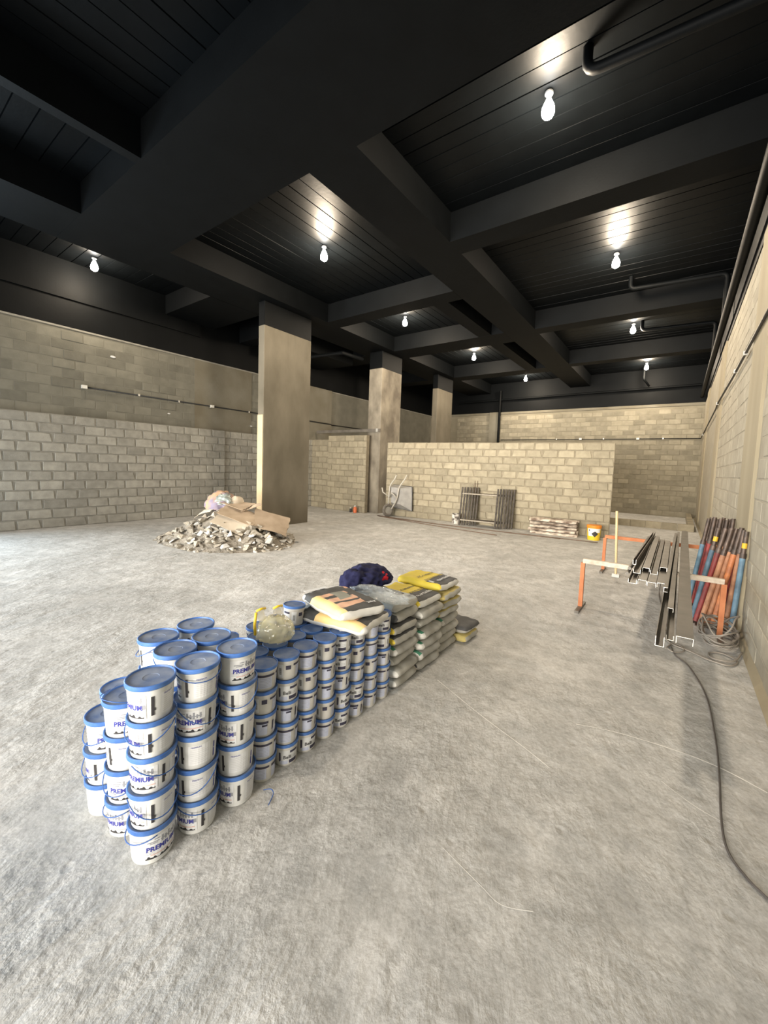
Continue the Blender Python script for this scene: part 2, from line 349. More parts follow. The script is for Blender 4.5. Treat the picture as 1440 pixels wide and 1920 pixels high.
# right wall
wr = wall_core('wall_right', (XR, YB, 0), -PI/2, YB+4.6, ZP, .3, MORT_R, 'right wall of blocks and concrete columns')
RB = block_meshes(BLOCK_R, .4, .2, jit=.012, d=.006, g=.008)
lx = lambda y: YB-y
cols = [(5.40, 6.40), (10.9, 11.9), (16.3, 17.2)]
def keep_right(x, z):
    y = YB-x
    if any(a-.1 < y < b+.1 for a, b in cols): return False
    if z > ZP-.1 or y > 10.8 or y < 2.9: return False
    return y > 2.9+max(0, z-.2)*.75
lay_blocks(wr, RB, lx(10.85), lx(2.8), 0, 22, .2, keep=keep_right, seed=13, dep=lambda r: r.uniform(.3, 1))
for a, b in cols: obj('concrete_column', MB().box(lx(b), lx(a), -.03, .05, 0, ZP).mesh('concrete_column', CONC_R), wr)
obj('mortar_fillet', MB().add([(0, .01, .07), (YB+4.5, .01, .07), (YB+4.5, -.05, .001), (0, -.05, .001)], [(0, 1, 2, 3)]).mesh('mortar_fillet', CONC_R), wr)
obj('black_band', MB().box(-.3, YB+4.6, -.012, .3, ZP, ZC+.05).mesh('black_band', BLACK), wr)
# front wall (behind the camera): open shop front with a deep lintel; left opening in front part of the left wall
struct('wall_front', MB().box(-12, -9.6, -4.2, -3.9, 0, ZC).box(-9.6, .3, -4.2, -3.9, 3.4, ZC).box(.3, 1.0, -4.2, -3.9, 0, ZC).mesh('wall_front', MORT_G), label='front wall with open shop front')
struct('wall_left_front', MB().box(XL-.3, XL, -4.2, -3.4, 0, ZP).box(XL-.3, XL, -3.4, 1.0, 3.4, ZP).mesh('wall_left_front', MORT_G), label='left wall lintel beside the opening')

# ------------------------------------------------------------------ ceiling: slab, planks, beams
ceil = struct('ceiling', MB().box(-12, 1.2, -4.6, 19.7, ZC+.02, ZC+.2).mesh('ceiling', BLACK), label='black painted slab with beams')
def planks_x(x0, x1, y0, y1, wdt=.25):     # joints running across (along X)
    n = max(1, round((y1-y0)/wdt)); s = (y1-y0)/n
    me = MB().add([(0, .008, 0), (x1-x0, .008, 0), (x1-x0, s-.008, 0), (0, s-.008, 0), (0, 0, .03), (x1-x0, 0, .03), (x1-x0, s, .03), (0, s, .03)],
                  [(0, 3, 2, 1), (0, 1, 5, 4), (2, 3, 7, 6), (1, 2, 6, 5), (3, 0, 4, 7)]).mesh('plank', BLACKC)
    for i in range(n): obj('plank', me, ceil, (x0, y0+i*s, ZC-random.uniform(0, .006)))
def planks_y(x0, x1, y0, y1, wdt=.25):
    n = max(1, round((x1-x0)/wdt)); s = (x1-x0)/n
    me = MB().add([(.008, 0, 0), (s-.008, 0, 0), (s-.008, y1-y0, 0), (.008, y1-y0, 0), (0, 0, .03), (s, 0, .03), (s, y1-y0, .03), (0, y1-y0, .03)],
                  [(0, 3, 2, 1), (0, 1, 5, 4), (2, 3, 7, 6), (1, 2, 6, 5), (3, 0, 4, 7)]).mesh('plank', BLACKC)
    for i in range(n): obj('plank', me, ceil, (x0+i*s, y0, ZC-random.uniform(0, .006)))
def beam(x0, x1, y0, y1, zb=ZB): obj('beam', MB().box(x0, x1, y0, y1, zb, ZC+.03).mesh('beam', BLACK), ceil)
planks_x(-7.84, -5.92, .4, 2.43); planks_y(-5.77, -1.5, 0, 2.43)
planks_x(-3.36, XR, 3.77, 6.16); planks_x(-3.36, XR, 6.6, 11.02); planks_x(-3.36, XR, 11.45, 15.1); planks_x(-3.36, XR, 15.55, 19.3)
planks_y(-7.84, -4.16, 3.77, 7.86); planks_y(-7.84, -4.9, 8.33, 10.92); planks_y(-7.84, -4.9, 11.8, 15.23); planks_y(-7.84, -4.16, 15.9, 19.3)
planks_x(XL, -9.03, .5, 5.25)
beam(-9.03, 1.2, 2.43, 3.77)                       # wide cross beam
beam(-9.03, -7.84, -4, 19.3, ZB+.003)                     # beam over the pillars
beam(-5.92, -5.77, -4, 2.44, ZB+.002)                     # thin rib near the camera
beam(-4.16, -3.36, 3.76, 19.3, ZB+.002)                   # second long beam
beam(-7.84, -4.16, 7.86, 8.33); beam(-7.84, -4.16, 10.92, 11.8); beam(-7.84, -4.16, 15.23, 15.9)
beam(-4.9, -4.52, 8.32, 15.24, ZB+.004)                   # thin long rib, slots beside it
beam(-3.36, XR, 6.16, 6.6); beam(-3.36, XR, 11.02, 11.45); beam(-3.36, XR, 15.1, 15.5)
beam(XL, -9.03, 5.25, 6.6); beam(XL, -9.03, 7.45, 7.9, 5.2); beam(XL, -9.03, 10.9, 11.8); beam(XL, -9.03, 15.2, 15.9)
beam(XL, -9.6, 8.4, 10.9, 5.1)

# pillars
def pillar(label, x0, x1, y0, y1, zp, m):
    t = thing('pillar', label, 'pillar', ((x0+x1)/2, (y0+y1)/2, 0))
    hx, hy = (x1-x0)/2, (y1-y0)/2
    c = .012; P = [(-hx+c, -hy), (hx-c, -hy), (hx, -hy+c), (hx, hy-c), (hx-c, hy), (-hx+c, hy), (-hx, hy-c), (-hx, -hy+c)]
    def prism(z0, z1): return MB().add([(x, y, z0) for x, y in P]+[(x, y, z1) for x, y in P], [tuple(range(8))[::-1], tuple(range(8, 16))]+[(i, (i+1) % 8, 8+(i+1) % 8, 8+i) for i in range(8)])
    obj('shaft', prism(0, zp).mesh('shaft', m), t); obj('painted_head', prism(zp, ZB).mesh('painted_head', BLACK), t); return t
p1 = pillar('broad thin concrete pillar behind the rubble heap', -8.32, -8.1, 6.05, 7.53, 4.8, CONC)
obj('edge_strip', MB().box(-.10, .10, -.752, -.738, 0, 2.72).mesh('edge_strip', mat('pale_tan_strip', (.50, .39, .235), (.62, .49, .30), rough=.8, scale=3, bump=.2, bscale=20)), p1)  # paler tan strip over the lower part of the shaft's narrow face
pillar('mottled concrete pillar beside the wheelbarrow', -8.64, -8.1, 10.66, 11.8, 4.8, CONC2)
pillar('far narrow concrete pillar rising behind the partition', -8.34, -8.1, 14.4, 15.7, 4.8, CONC)

# curb in the far right corner
cb = thing('curb', 'low block curb in front of the far right corner', 'curb', (-1.9, 14.54, 0))
cm = MB().box(.004, .396, 0, .15, 0, .2).mesh('block', BLOCK_B)
for i in range(6): obj('block', cm, cb, (i*.4-.02, 0, 0))
cm2 = MB().box(0, .15, .004, .396, 0, .2).mesh('block', BLOCK_B)
for i in range(11): obj('block', cm2, cb, (2.23, .16+i*.4, 0))
# long saw cut / chalk like dust lines on the floor
fl = bpy.data.objects['floor']
def strip(name, pts, wdt):
    P = smooth_path([(x, y, .0012) for x, y in pts], 6); v = []; f = []
    for i, p in enumerate(P):
        t = (P[min(i+1, len(P)-1)]-P[max(i-1, 0)]).normalized(); nn = Vector((-t.y, t.x, 0)); ww = wdt*(.6+.6*noise.noise(p*7))
        v += [tuple(p+nn*ww), tuple(p-nn*ww)]
        if i: f.append((2*i-2, 2*i-1, 2*i+1, 2*i))
    obj(name, MB().add(v, f).mesh(name, CHALK), fl)
strip('dust_line', [(-0.417, 2.714), (-0.215, 2.784), (0.084, 2.823), (0.302, 2.809), (0.486, 2.737)], 0.0055)
strip('dust_line', [(0.042, 2.485), (0.174, 2.398), (0.292, 2.36)], 0.003)
strip('dust_line', [(-1.369, 2.618), (-0.941, 2.418), (-0.622, 2.289), (-0.454, 2.211)], 0.004)
strip('dust_line', [(-0.695, 1.447), (-0.508, 1.4), (-0.416, 1.382), (-0.315, 1.431)], 0.0025)

# ------------------------------------------------------------------ lamps
def lamp(label, x, y, k=1):
    t = thing('ceiling_lamp', label, 'lamp', (x, y, ZC-.015), group='bare ceiling bulbs')
    obj('socket', MB().lathe([(.045, 0), (.045, -.02), (.028, -.035), (.024, -.075), (0, -.075)][::-1], 16).mesh('socket', SOCK, True, 40), t)
    prof = [(0, -.27), (.03, -.266), (.055, -.25), (.068, -.222), (.07, -.195), (.064, -.155), (.05, -.12), (.035, -.09), (.026, -.07), (0, -.07)]
    obj('bulb', MB().lathe(prof, 16).mesh('bulb', BULB, True), t)
    l = bpy.data.lights.new('bulb_light', 'POINT'); l.energy = BULB_W*k; l.color = (1, .83, .62); l.shadow_soft_size = .12
    lo = obj('bulb_light', l, t, (0, 0, -.36)); lo.empty_display_size = .1
for a in (('lit bulb nearest the camera, on the right ceiling bay', -1.47, 4.83), ('lit bulb in the middle bay above the broad pillar', -5.89, 5.76),
          ('second lit bulb along the right bay, by the elbowed pipe', -1.26, 8.93), ('lit bulb at the far left, beside the left wall', -10.43, 3.45, .5),
          ('second lit bulb of the middle bays, above the mottled pillar', -6.53, 9.57), ('small lit bulb right of the far narrow pillar', -6.31, 13.77),
          ('third lit bulb along the right bay', -1.32, 13.25), ('fourth and farthest lit bulb of the right bay', -1.26, 18.0), ('far lit bulb in front of the back wall, middle bay', -5.75, 18.0)):
    lamp(*a)

# ------------------------------------------------------------------ pipes and conduits
def pipe(name, label, pts, r, matr, cat='pipe', n=10, group=None, k=None):
    P = smooth_path(pts, k) if k else pts
    return tag(obj(name, MB().tube(P, r, n).mesh(name, matr, True, 50)), label, cat, group)
def elbow(pts, r=.1):
    """straight runs with rounded corners"""
    P = [Vector(p) for p in pts]; out = [P[0]]
    for i in range(1, len(P)-1):
        a = (P[i-1]-P[i]).normalized(); b = (P[i+1]-P[i]).normalized(); s = P[i]+a*r; e = P[i]+b*r
        for t in (0, .25, .5, .75, 1): out.append(s*(1-t)**2+P[i]*2*t*(1-t)+e*t*t)
    return out+[P[-1]]
pipe('drain_pipe', 'black elbowed pipe under the slab nearest the camera', elbow([(-1.03, 4.56, ZC), (-1.03, 4.56, 5.58), (.5, 4.62, 5.55), (.5, 4.62, 4.7)], .12), .05, BLACK)
pipe('drain_pipe', 'black elbowed pipe under the slab by the second bulb', elbow([(-1.12, 10.15, ZC), (-1.12, 10.15, 5.56), (.5, 10.28, 5.55), (.5, 10.28, 4.7)], .1), .045, BLACK)
pipe('drain_pipe', 'black elbowed pipe under the slab by the third bulb', elbow([(-1.1, 13.15, ZC), (-1.1, 13.15, 5.56), (.5, 13.3, 5.55), (.5, 13.3, 4.7)], .1), .045, BLACK)
pipe('drain_pipe', 'long black pipe along the top of the right wall', [(.5, -3, 4.66), (.5, 19.15, 4.62)], .06, BLACK)
pipe('drain_pipe', 'black pipe crossing high on the far wall', elbow([(-9.5, 19.14, 4.98), (-1.3, 19.14, 5.04), (.45, 19.14, 5.06)], .05), .045, BLACK)
pipe('drain_pipe', 'short black pipe dropping to the far wall pipe', elbow([(-1.35, 18.5, ZC), (-1.35, 18.5, 5.3), (-1.2, 19.0, 5.12)], .08), .04, BLACK)
pipe('drain_pipe', 'black pipe behind the pillars under the beam', [(-10.8, 9.0, 5.0), (-8.7, 9.4, 5.05), (-8.66, 10.3, 5.06)], .06, BLACK)
pipe('down_pipe', 'dark vertical pipe on the far wall pilaster', [(-7.28, 19.12, .05), (-7.28, 19.12, ZC-.4)], .06, BLACK)
def conduit(label, pts, boxes, clips, nrm):
    t = thing('conduit', label, 'conduit', pts[0]); o = Vector(pts[0])
    obj('cable', MB().tube([Vector(p)-o for p in pts], .016, 6).mesh('cable', CABLEB, True), t)
    for b in boxes: p = Vector(b)-o; obj('junction_box', MB().box(p.x-.05, p.x+.05, p.y-.05, p.y+.05, p.z-.035, p.z+.04).mesh('junction_box', BOXW), t)
    for b in clips: p = Vector(b)-o; obj('clip', MB().box(p.x-.022, p.x+.022, p.y-.022, p.y+.022, p.z-.022, p.z+.03).mesh('clip', GALV), t)
xl = XL+.03
conduit('black cable run along the left block wall', [(xl, 3.52, 3.16), (xl, 9.5, 3.15), (xl+.1, 9.62, 3.15), (xl+.1, 11.4, 3.14), (xl, 11.5, 3.13), (xl, 15, 3.15)], [(xl, 3.45, 3.16), (xl, 6.55, 3.15)], [(xl, 4.6, 3.16), (xl, 5.6, 3.15), (xl, 7.8, 3.15)], 0)
conduit('black cable run along the far wall', [(-7.2, YB-.03, 3.08), (XR-.06, YB-.03, 3.06)], [(-3.6, YB-.03, 3.08), (-1.45, YB-.03, 3.07)], [(-4.6, YB-.03, 3.08), (-2.7, YB-.03, 3.08), (-.6, YB-.03, 3.07)], 0)
conduit('dark cable run rising along the right wall', [(XR-.05, YB-.05, 3.06), (XR-.05, 14, 3.14), (XR-.05, 12.0, 3.17), (XR-.06, 11.2, 3.2), (XR-.05, 8.5, 3.19), (XR-.05, 5.7, 3.21), (XR-.05, 3, 3.22)], [], [(XR-.05, 17.8, 3.08), (XR-.06, 11.3, 3.2), (XR-.05, 8, 3.2), (XR-.05, 6.9, 3.2)], 0)
for i, (y, z, s, lab) in enumerate(((4.05, 3.98, .045, 'pale plaster daub high on the left wall'), (5.35, 2.8, .03, 'pale plaster daub under the left wall cable'), (7.9, 2.72, .035, 'pale plaster daub beside the broad pillar on the left wall'))):
    b = MB(); b.lathe([(0, 0), (s*.6, .004), (s, .012), (s*.7, .02), (0, .022)][::-1], 9, M=Matrix.Translation((0, 0, 0)) @ Matrix.Rotation(PI/2, 4, 'Y'))
    o = tag(obj('plaster_daub', b.mesh('plaster_daub', LABELW), None, (XL-.004, y, z)), lab, 'plaster'); o.scale = (1, 1.4, .6)
# steel bar across the niche
t = thing('steel_bar', 'horizontal grey steel bar fixed to the mottled pillar', 'bar', (-11.0, 10.58, 2.77))
obj('channel', MB().box(0, 2.93, 0, .06, -.05, .05).mesh('channel', STEEL), t); obj('bracket', MB().box(2.78, 2.86, -.01, .07, -.055, .055).mesh('bracket', GALV), t)

# ------------------------------------------------------------------ buckets
def wrap(mb, vs, fs, R, zc, th0, mi, off, slope):
    """bend flat artwork (x along, y up) round a tapered bucket wall"""
    out = []
    for p in vs:
        z = zc+p[1]; r = R(z)+off; a = th0+p[0]/r; out.append((r*math.cos(a), r*math.sin(a), z))
    mb.add(out, fs, mi)
def patch(mb, R, th0, th1, z0, z1, mi, off, n=None):
    n = n or max(2, int(abs(th1-th0)/.16)+1); vs = []; fs = []
    for i in range(n+1):
        a = th0+(th1-th0)*i/n
        for z in (z0, z1): r = R(z)+off; vs.append((r*math.cos(a), r*math.sin(a), z))
        if i: fs.append((2*i-2, 2*i, 2*i+1, 2*i-1))
    mb.add(vs, fs, mi)
D = math.radians
# large bucket
LH, LP = .150, .146
RLb = lambda z: .0755+.0085*z/.15
body_L = MB().lathe([(0, 0), (.070, 0), (.0745, .004), (.0755, .012), (RLb(.128), .128), (.0865, .129), (.0868, .133), (RLb(.134), .134), (.0838, .142), (0, .142)], 32).mesh('body', WHITE, True, 35)
lid_L = MB().lathe([(.0855, .136), (.0895, .136), (.0905, .139), (.0905, .1525), (.0885, .1545), (.0855, .1545), (.0845, .153), (.0835, .1475)], 32, caps=False)
lid_L.lathe([(.0835, .1475), (.030, .1475), (.029, .1462), (.024, .1455), (0, .1455)], 32, 1, caps=False)
lid_L = lid_L.mesh('lid', [BLUE, BLUED], True, 35)
def label_large():
    a = MB(); b = MB()
    patch(a, RLb, D(-50), D(50), .022, .118, 0, .0004)
    patch(a, RLb, D(86), D(150), .024, .112, 0, .0004)
    # lettering and artwork
    v, f = text_geo('PREMIUM', .028, .035); wrap(b, v, f, RLb, .066, 0, 0, .0009, 0)
    for k in range(5): patch(b, RLb, D(-2+9*k), D(3+9*k), .084, .084+(.026, .02, .028, .018, .024)[k], 1, .0009)
    patch(b, RLb, D(-4), D(40), .092, .097, 1, .001)
    for z0, a0, a1 in ((.094, -38, -8), (.088, -32, -12), (.104, -20, -6)): patch(b, RLb, D(a0), D(a1), z0, z0+.004, 1, .0009)
    patch(b, RLb, D(30), D(48), .060, .078, 1, .0009)
    for k in range(3): patch(b, RLb, D(-46), D(-22), .058-.006*k, .0595-.006*k, 1, .0009)
    vs = []; fs = []; r = random.Random(4); n = 26                    # skyline
    for i in range(n+1):
        an = D(-44+88*i/n); h = .027+.003*math.sin(i*.5)+(.006 if i % 5 in (2, 3) else 0)+r.uniform(0, .003)
        for z in (.0235, h): rr = RLb(z)+.0009; vs.append((rr*math.cos(an), rr*math.sin(an), z))
        if i: fs.append((2*i-2, 2*i, 2*i+1, 2*i-1))
    b.add(vs, fs, 2); patch(b, RLb, D(-30), D(44), .0385, .043, 4, .0008)
    patch(b, RLb, D(62), D(70), .030, .108, 2, .0009); patch(b, RLb, D(70), D(73), .05, .06, 2, .0009)
    v, f = text_geo('PREMIUM', .010); wrap(b, v, f, RLb, .105, D(108), 0, .0009, 0)
    for k in range(8): patch(b, RLb, D(92), D(144 if k % 3 else 130), .093-.0085*k, .0945-.0085*k, 3, .0009)
    patch(b, RLb, D(163), D(168), .028, .064, 0, .0009); patch(b, RLb, D(163), D(168), .068, .095, 0, .0009)
    patch(b, RLb, D(205), D(213), .03, .105, 2, .0009)
    for k in range(9): patch(b, RLb, D(222), D(282 if k % 2 else 268), .100-.0085*k, .1012-.0085*k, 3, .0009)
    return a.mesh('label', LABELW), b.mesh('lettering', [INK_BLUE, INK_GREY, INK_DARK, mat('ink_faint', (.52, .52, .53), rough=.6), INK_ROSE])
lab_L, let_L = label_large()
def handle_mesh(R, zp, drop, r, rot0=0, out=.004):
    P = []
    for i in range(15):
        a = D(-90+180*i/14); z = zp-drop*math.cos(a); rr = R+out+.004*math.cos(a); P.append((rr*math.cos(a), rr*math.sin(a), z))
    return MB().tube(P, r, 5).mesh('handle', BLUEH, True)
han_L = [handle_mesh(.0875, .128, d, .0022) for d in (.075, .055, .03)]
han_up = MB().tube([(.093*math.cos(D(a)), .093*math.sin(D(a)), .1535+.02*math.cos(D(a*1.0))**2) for a in range(-90, 91, 12)], .002, 5).mesh('handle', BLUEH, True)
# small bucket
SP = .1176
RSb = lambda z: .0585+.0065*z/.115
body_S = MB().lathe([(0, 0), (.054, 0), (.0575, .004), (.0585, .010), (RSb(.1), .1), (.0668, .101), (.0668, .106), (RSb(.107), .107), (.0648, .115), (0, .115)], 28).mesh('body', CREAM, True, 35)
lid_S = MB().lathe([(.066, .1065), (.0685, .1065), (.0692, .109), (.0692, .1205), (.0675, .1225), (.0655, .1225), (.0645, .119)], 28, caps=False)
lid_S.lathe([(.0645, .119), (0, .119)], 28, 1, caps=False)
lid_S = lid_S.mesh('lid', [BLUE, BLUED2], True, 35)
def label_small():
    a = MB(); b = MB()
    patch(a, RSb, D(-42), D(46), .014, .09, 0, .0004); patch(a, RSb, D(-44), D(-6), .014, .034, 1, .0008); patch(a, RSb, D(58), D(86), .016, .088, 0, .0004)
    patch(a, RSb, D(150), D(212), .018, .074, 1, .0004); patch(a, RSb, D(238), D(286), .016, .086, 1, .0004)
    v, f = text_geo('Belli', .026, .02); wrap(b, v, f, RSb, .052, D(-8), 0, .0012, 0)
    for k in range(2): patch(b, RSb, D(18), D(40), .054-.008*k, .0555-.008*k, 2, .0012)
    patch(b, RSb, D(4), D(46), .074, .087, 1, .0012); patch(b, RSb, D(0), D(44), .017, .036, 1, .0012)
    for k in range(9): patch(b, RSb, D(66), D(78), .034+.004*k, .0358+.004*k, 0, .0012)
    patch(b, RSb, D(98), D(122), .060, .082, 1, .0012)
    patch(b, RSb, D(135), D(225), .076, .087, 1, .0012)
    for k in range(6): patch(b, RSb, D(156), D(206), .066-.008*k, .0672-.008*k, 2, .0012)
    patch(b, RSb, D(236), D(290), .074, .087, 1, .0012); patch(b, RSb, D(262), D(286), .060, .070, 1, .0012); patch(b, RSb, D(320-10), D(320), .03, .08, 1, .0006)
    return a.mesh('label', [LABELW, INK_LILAC]), b.mesh('lettering', [INK_DARK, INK_NAVY, INK_GREY])
lab_S, let_S = label_small()
LEV = {3: ['bottom', 'middle', 'top'], 4: ['bottom', 'second', 'third', 'top'], 5: ['bottom', 'second', 'third', 'fourth', 'top']}
LEV[1] = ['single']
rb = random.Random(21)
def bucket(big, label, x, y, z, ang, hang=None, hk=0, group=None, tilt=(0, 0)):
    t = thing('paint_bucket' if big else 'small_paint_bucket', label, 'bucket', (x, y, z), (tilt[0], tilt[1], ang), group)
    if big:
        obj('body', body_L, t); obj('lid', lid_L, t); l = obj('label', lab_L, t); obj('lettering', let_L, l)['kind'] = 'stuff'
        if hang is not None: obj('handle', han_up if hk == 9 else han_L[hk], t, (0, 0, 0), (0, 0, hang-ang))
    else:
        obj('body', body_S, t); obj('lid', lid_S, t); l = obj('label', lab_S, t); obj('lettering', let_S, l)['kind'] = 'stuff'
    return t
def view_ang(x, y): return math.atan2(-y, -x)            # direction from the bucket to the viewer's side of the aisle
# big stacks: (where, x, y, [(label angle relative to viewer, handle angle or None, kind)] from the floor up)
BIG = [
 ('stack nearest the camera', -1.643, .712, [(24, -80, 2), (-66, 20, 0), (-38, 40, 1), (-72, -30, 1), (-62, None, 0)]),
 ('second tall stack along the aisle', -1.628, .890, [(-50, 35, 2), (-105, -25, 0), (-110, None, 0), (-24, 40, 0), (-98, 20, 2)]),
 ('third tall stack along the aisle', -1.615, 1.076, [(-58, None, 0), (-108, None, 0), (-48, None, 0), (-80, 5, 0), (28, None, 0)]),
 ('stack second from the left end', -1.845, .705, [(-55, -90, 2), (-14, -40, 0), (-120, None, 0), (6, -50, 9)]),
 ('leftmost low stack', -2.03, .690, [(38, None, 0), (-100, -60, 0), (10, -55, 0)]),
 ('stack hidden behind the leftmost low stack', -2.21, .815, [(30, None, 0), (-60, None, 0), (-30, None, 0)]),
 ('second-row stack behind the nearest one', -1.815, .890, [(40, None, 0), (-60, None, 0), (-80, None, 0), (-30, None, 0), (-120, 15, 1)]),
 ('second-row stack with the dimpled lid', -1.815, 1.068, [(30, None, 0), (0, None, 0), (-60, None, 0), (20, None, 0), (-110, None, 0)]),
 ('rear-row stack nearest the open floor', -2.0, .905, [(30, None, 0), (-40, None, 0), (-60, None, 0), (20, None, 0), (-130, -100, 1)]),
 ('rear-row stack at the far corner', -2.01, 1.09, [(30, None, 0), (-40, None, 0), (-60, None, 0), (20, None, 0), (-90, None, 0)]),
]
for where, x, y, lst in BIG:
    va = view_ang(x, y)
    for k, (a, ha, hk) in enumerate(lst):
        j = .004 if k else 0
        bucket(True, '%s white blue-lidded bucket of the %s' % (LEV[len(lst)][k], where), x+rb.uniform(-j, j), y+rb.uniform(-j, j), k*LP, va+D(a), None if ha is None else va+D(ha), hk, 'large paint buckets')
# small stacks
def small_stack(where, x, y, angs):
    va = view_ang(x, y)
    for k, a in enumerate(angs):
        j = .003 if k else 0
        bucket(False, '%s small white bucket of %s' % (LEV[5][k], where), x+rb.uniform(-j, j), y+rb.uniform(-j, j), k*SP, va+D(a), group='small paint buckets')
FRONT = [(1.232, [165, 178, 95, 255, 188]), (1.376, [18, 175, 100, 14, 260]), (1.508, [30, 110, 172, 262, 185]), (1.652, [178, 255, 112, 110, 262]), (1.784, [8, 34, 90, -14, -12]),
         (1.918, [98, 4, 170, 255, 6]), (2.050, [172, 178, 250, 215, 225]), (2.185, [185, 170, 105, -20, 10])]
for i, (y, an) in enumerate(FRONT):
    small_stack('the %s front-row small stack' % ORD[i], -1.622+.004*i, y, an)
for i, y in enumerate((1.285, 1.418, 1.552, 1.686, 1.82, 1.955, 2.09)):
    small_stack('the %s second-row small stack' % ORD[i], -1.762, y, [rb.uniform(0, 360) for _ in range(5)])
for i, y in enumerate((1.285, 1.42, 1.555, 1.69, 1.825, 1.96, 2.095)):
    small_stack('the %s third-row small stack' % ORD[i], -1.902, y, [rb.uniform(0, 360) for _ in range(5)])
for i, y in enumerate((1.292, 1.5, 1.66)):
    small_stack('the %s rearmost small stack' % ORD[i], -2.042, y, [rb.uniform(0, 360) for _ in range(5)])
bucket(False, 'lone small bucket standing crooked on top of the stacks', -1.905, 1.668, 5*SP+.004, view_ang(-1.9, 1.66)+D(-72), group='small paint buckets', tilt=(D(2), D(-3)))

# ------------------------------------------------------------------ paper bags
def bag_mesh(L, W, H, seed, col, mats, nx=22, ny=18, sag=0):
    """a filled valve bag: flat faces, bulging rims, block ends; col(u, v, up) picks the print"""
    r = random.Random(seed); o1 = Vector((r.uniform(0, 50), r.uniform(0, 50), r.uniform(0, 50)))
    mb = MB(); idx = {}
    def pos(u, v, top):
        e = ((1-abs(u)**7)*(1-abs(v)**7)); hgt = H/2*max(0, e)**.42
        p = Vector((u*L/2, v*W/2, 0)); nz = noise.noise(p*11+o1)*.008+(.5-abs(noise.noise(p*17+o1)))*.008+noise.noise(p*30+o1)*.004-.003
        k = 1-.025*(abs(u)**6*abs(v)**6)*3
        z = H/2+(hgt*(.98) if top else -hgt*.98)+nz*(min(1, e*3)) + (nz*.6 if e < .2 else 0)
        return (p.x*k+noise.noise(p*9+o1*2)*.009+noise.noise(p*26+o1*2)*.004, p.y*k+noise.noise(p*9+o1*3)*.009+noise.noise(p*26+o1*4)*.004, max(z, .0) if not top else z)
    us = [math.copysign(abs(t)**.72, t) for t in [(-1+2*i/nx) for i in range(nx+1)]]; vs_ = [math.copysign(abs(t)**.72, t) for t in [(-1+2*i/ny) for i in range(ny+1)]]
    for top in (1, 0):
        for i, u in enumerate(us):
            for j, v in enumerate(vs_):
                edge = i in (0, nx) or j in (0, ny)
                if edge and not top: idx[(i, j, 0)] = idx[(i, j, 1)]; continue
                idx[(i, j, top)] = len(mb.v); mb.v.append(pos(u, v, top))
    for top in (1, 0):
        for i in range(nx):
            for j in range(ny):
                q = [idx[(i, j, top)], idx[(i+1, j, top)], idx[(i+1, j+1, top)], idx[(i, j+1, top)]]
                mb.f.append(tuple(q if top else q[::-1])); mb.m.append(col((us[i]+us[i+1])/2, (vs_[j]+vs_[j+1])/2, top))
    me = mb.mesh('sack', mats, True); return me
BAGM = [PAPER, PAPERW, PAPERY, PAPERD, PAPERG, PAPERYD, PAPERLG]
def c_grey(u, v, t): return 1 if v < -.93 else 0
def c_green(u, v, t): return (4 if t and u < .9 and v > -.95 else 1) if v < -.72 else 0
def c_gdark(u, v, t): return 3 if v < -.92 and t else (1 if v < -.92 else 0)
def c_yside(u, v, t): return (2 if v < -.88 else (3 if (t and u > .55) else (2 if t and u < .55 else 0))) if u < .9 else (2 if v < -.93 else 0)
def c_ytop(u, v, t): return (2 if (v < -.86) else (3 if u > .30 and u < .9 else (2 if u <= .9 else 1))) if t else (2 if v < -.93 else 1)
def c_ydust(u, v, t): return (5 if t and u < .93 else (0 if v > -.9 else 5))
def c_lgrey(u, v, t): return (3 if (t and -.35 < u < .55 and .1 < v < .75 and (v-.1) > (u*.3)) else 6) if u < .93 else 0
def c_dark(u, v, t): return 3 if t else 0
def c_blk(u, v, t): return (3 if v < -.8 else 0)
def bag(label, cx, cy, z, L, W, H, col, seed, rot=0, name='mortar_bag', mats=BAGM, group='stacked mortar bags', tilt=(0, 0)):
    t = thing(name, label, 'bag', (cx, cy, z), (tilt[0], tilt[1], rot), group)
    obj('sack', bag_mesh(L, W, H, seed, col, mats), t); return t
rg = random.Random(5)
def column(where, cy, styles, W, n0, cx=-1.765, pit=.079):
    names = {c_grey: 'plain grey paper', c_green: 'grey paper green-ended', c_gdark: 'grey dark-ended', c_yside: 'yellow and charcoal', c_ytop: 'yellow and charcoal printed', c_ydust: 'dusty yellow', c_lgrey: 'pale grey printed', c_dark: 'grey dusty dark-topped', c_blk: 'black-ended grey'}
    out = []
    for k, st in enumerate(styles):
        lev = 'top' if k == len(styles)-1 else (ORD[k] if k else 'bottom')
        lab = '%s mortar bag, %s of the %s column' % (names[st], lev + (' up' if 0 < k < len(styles)-1 else ''), where)
        out.append(bag(lab, cx+rg.uniform(-.02, .02), cy+rg.uniform(-.012, .012), k*pit, .48, W, pit+.001, st, n0+k, D(rg.uniform(-3, 3))))
    return out
c1 = column('first', 2.43, [c_grey, c_grey, c_grey, c_green, c_yside, c_yside, c_blk, c_lgrey], .335, 100)
c2 = column('second', 2.785, [c_gdark, c_green, c_green, c_green, c_grey, c_grey, c_ytop], .355, 200, pit=.082)
c3 = column('third', 3.15, [c_grey, c_grey, c_grey, c_green, c_ydust, c_ydust, c_ydust, c_ytop], .355, 300, pit=.077)
c4 = column('low fourth', 3.46, [c_ydust, c_dark], .30, 400, cx=-1.71, pit=.08)
def flat_text(s, size, parent, matr, loc, rotz, name='lettering'):
    v, f = text_geo(s, size, .015); obj(name, MB().add([(p[0], p[1], 0) for p in v], f).mesh(name, matr), parent, loc, (0, 0, rotz))['kind'] = 'stuff'
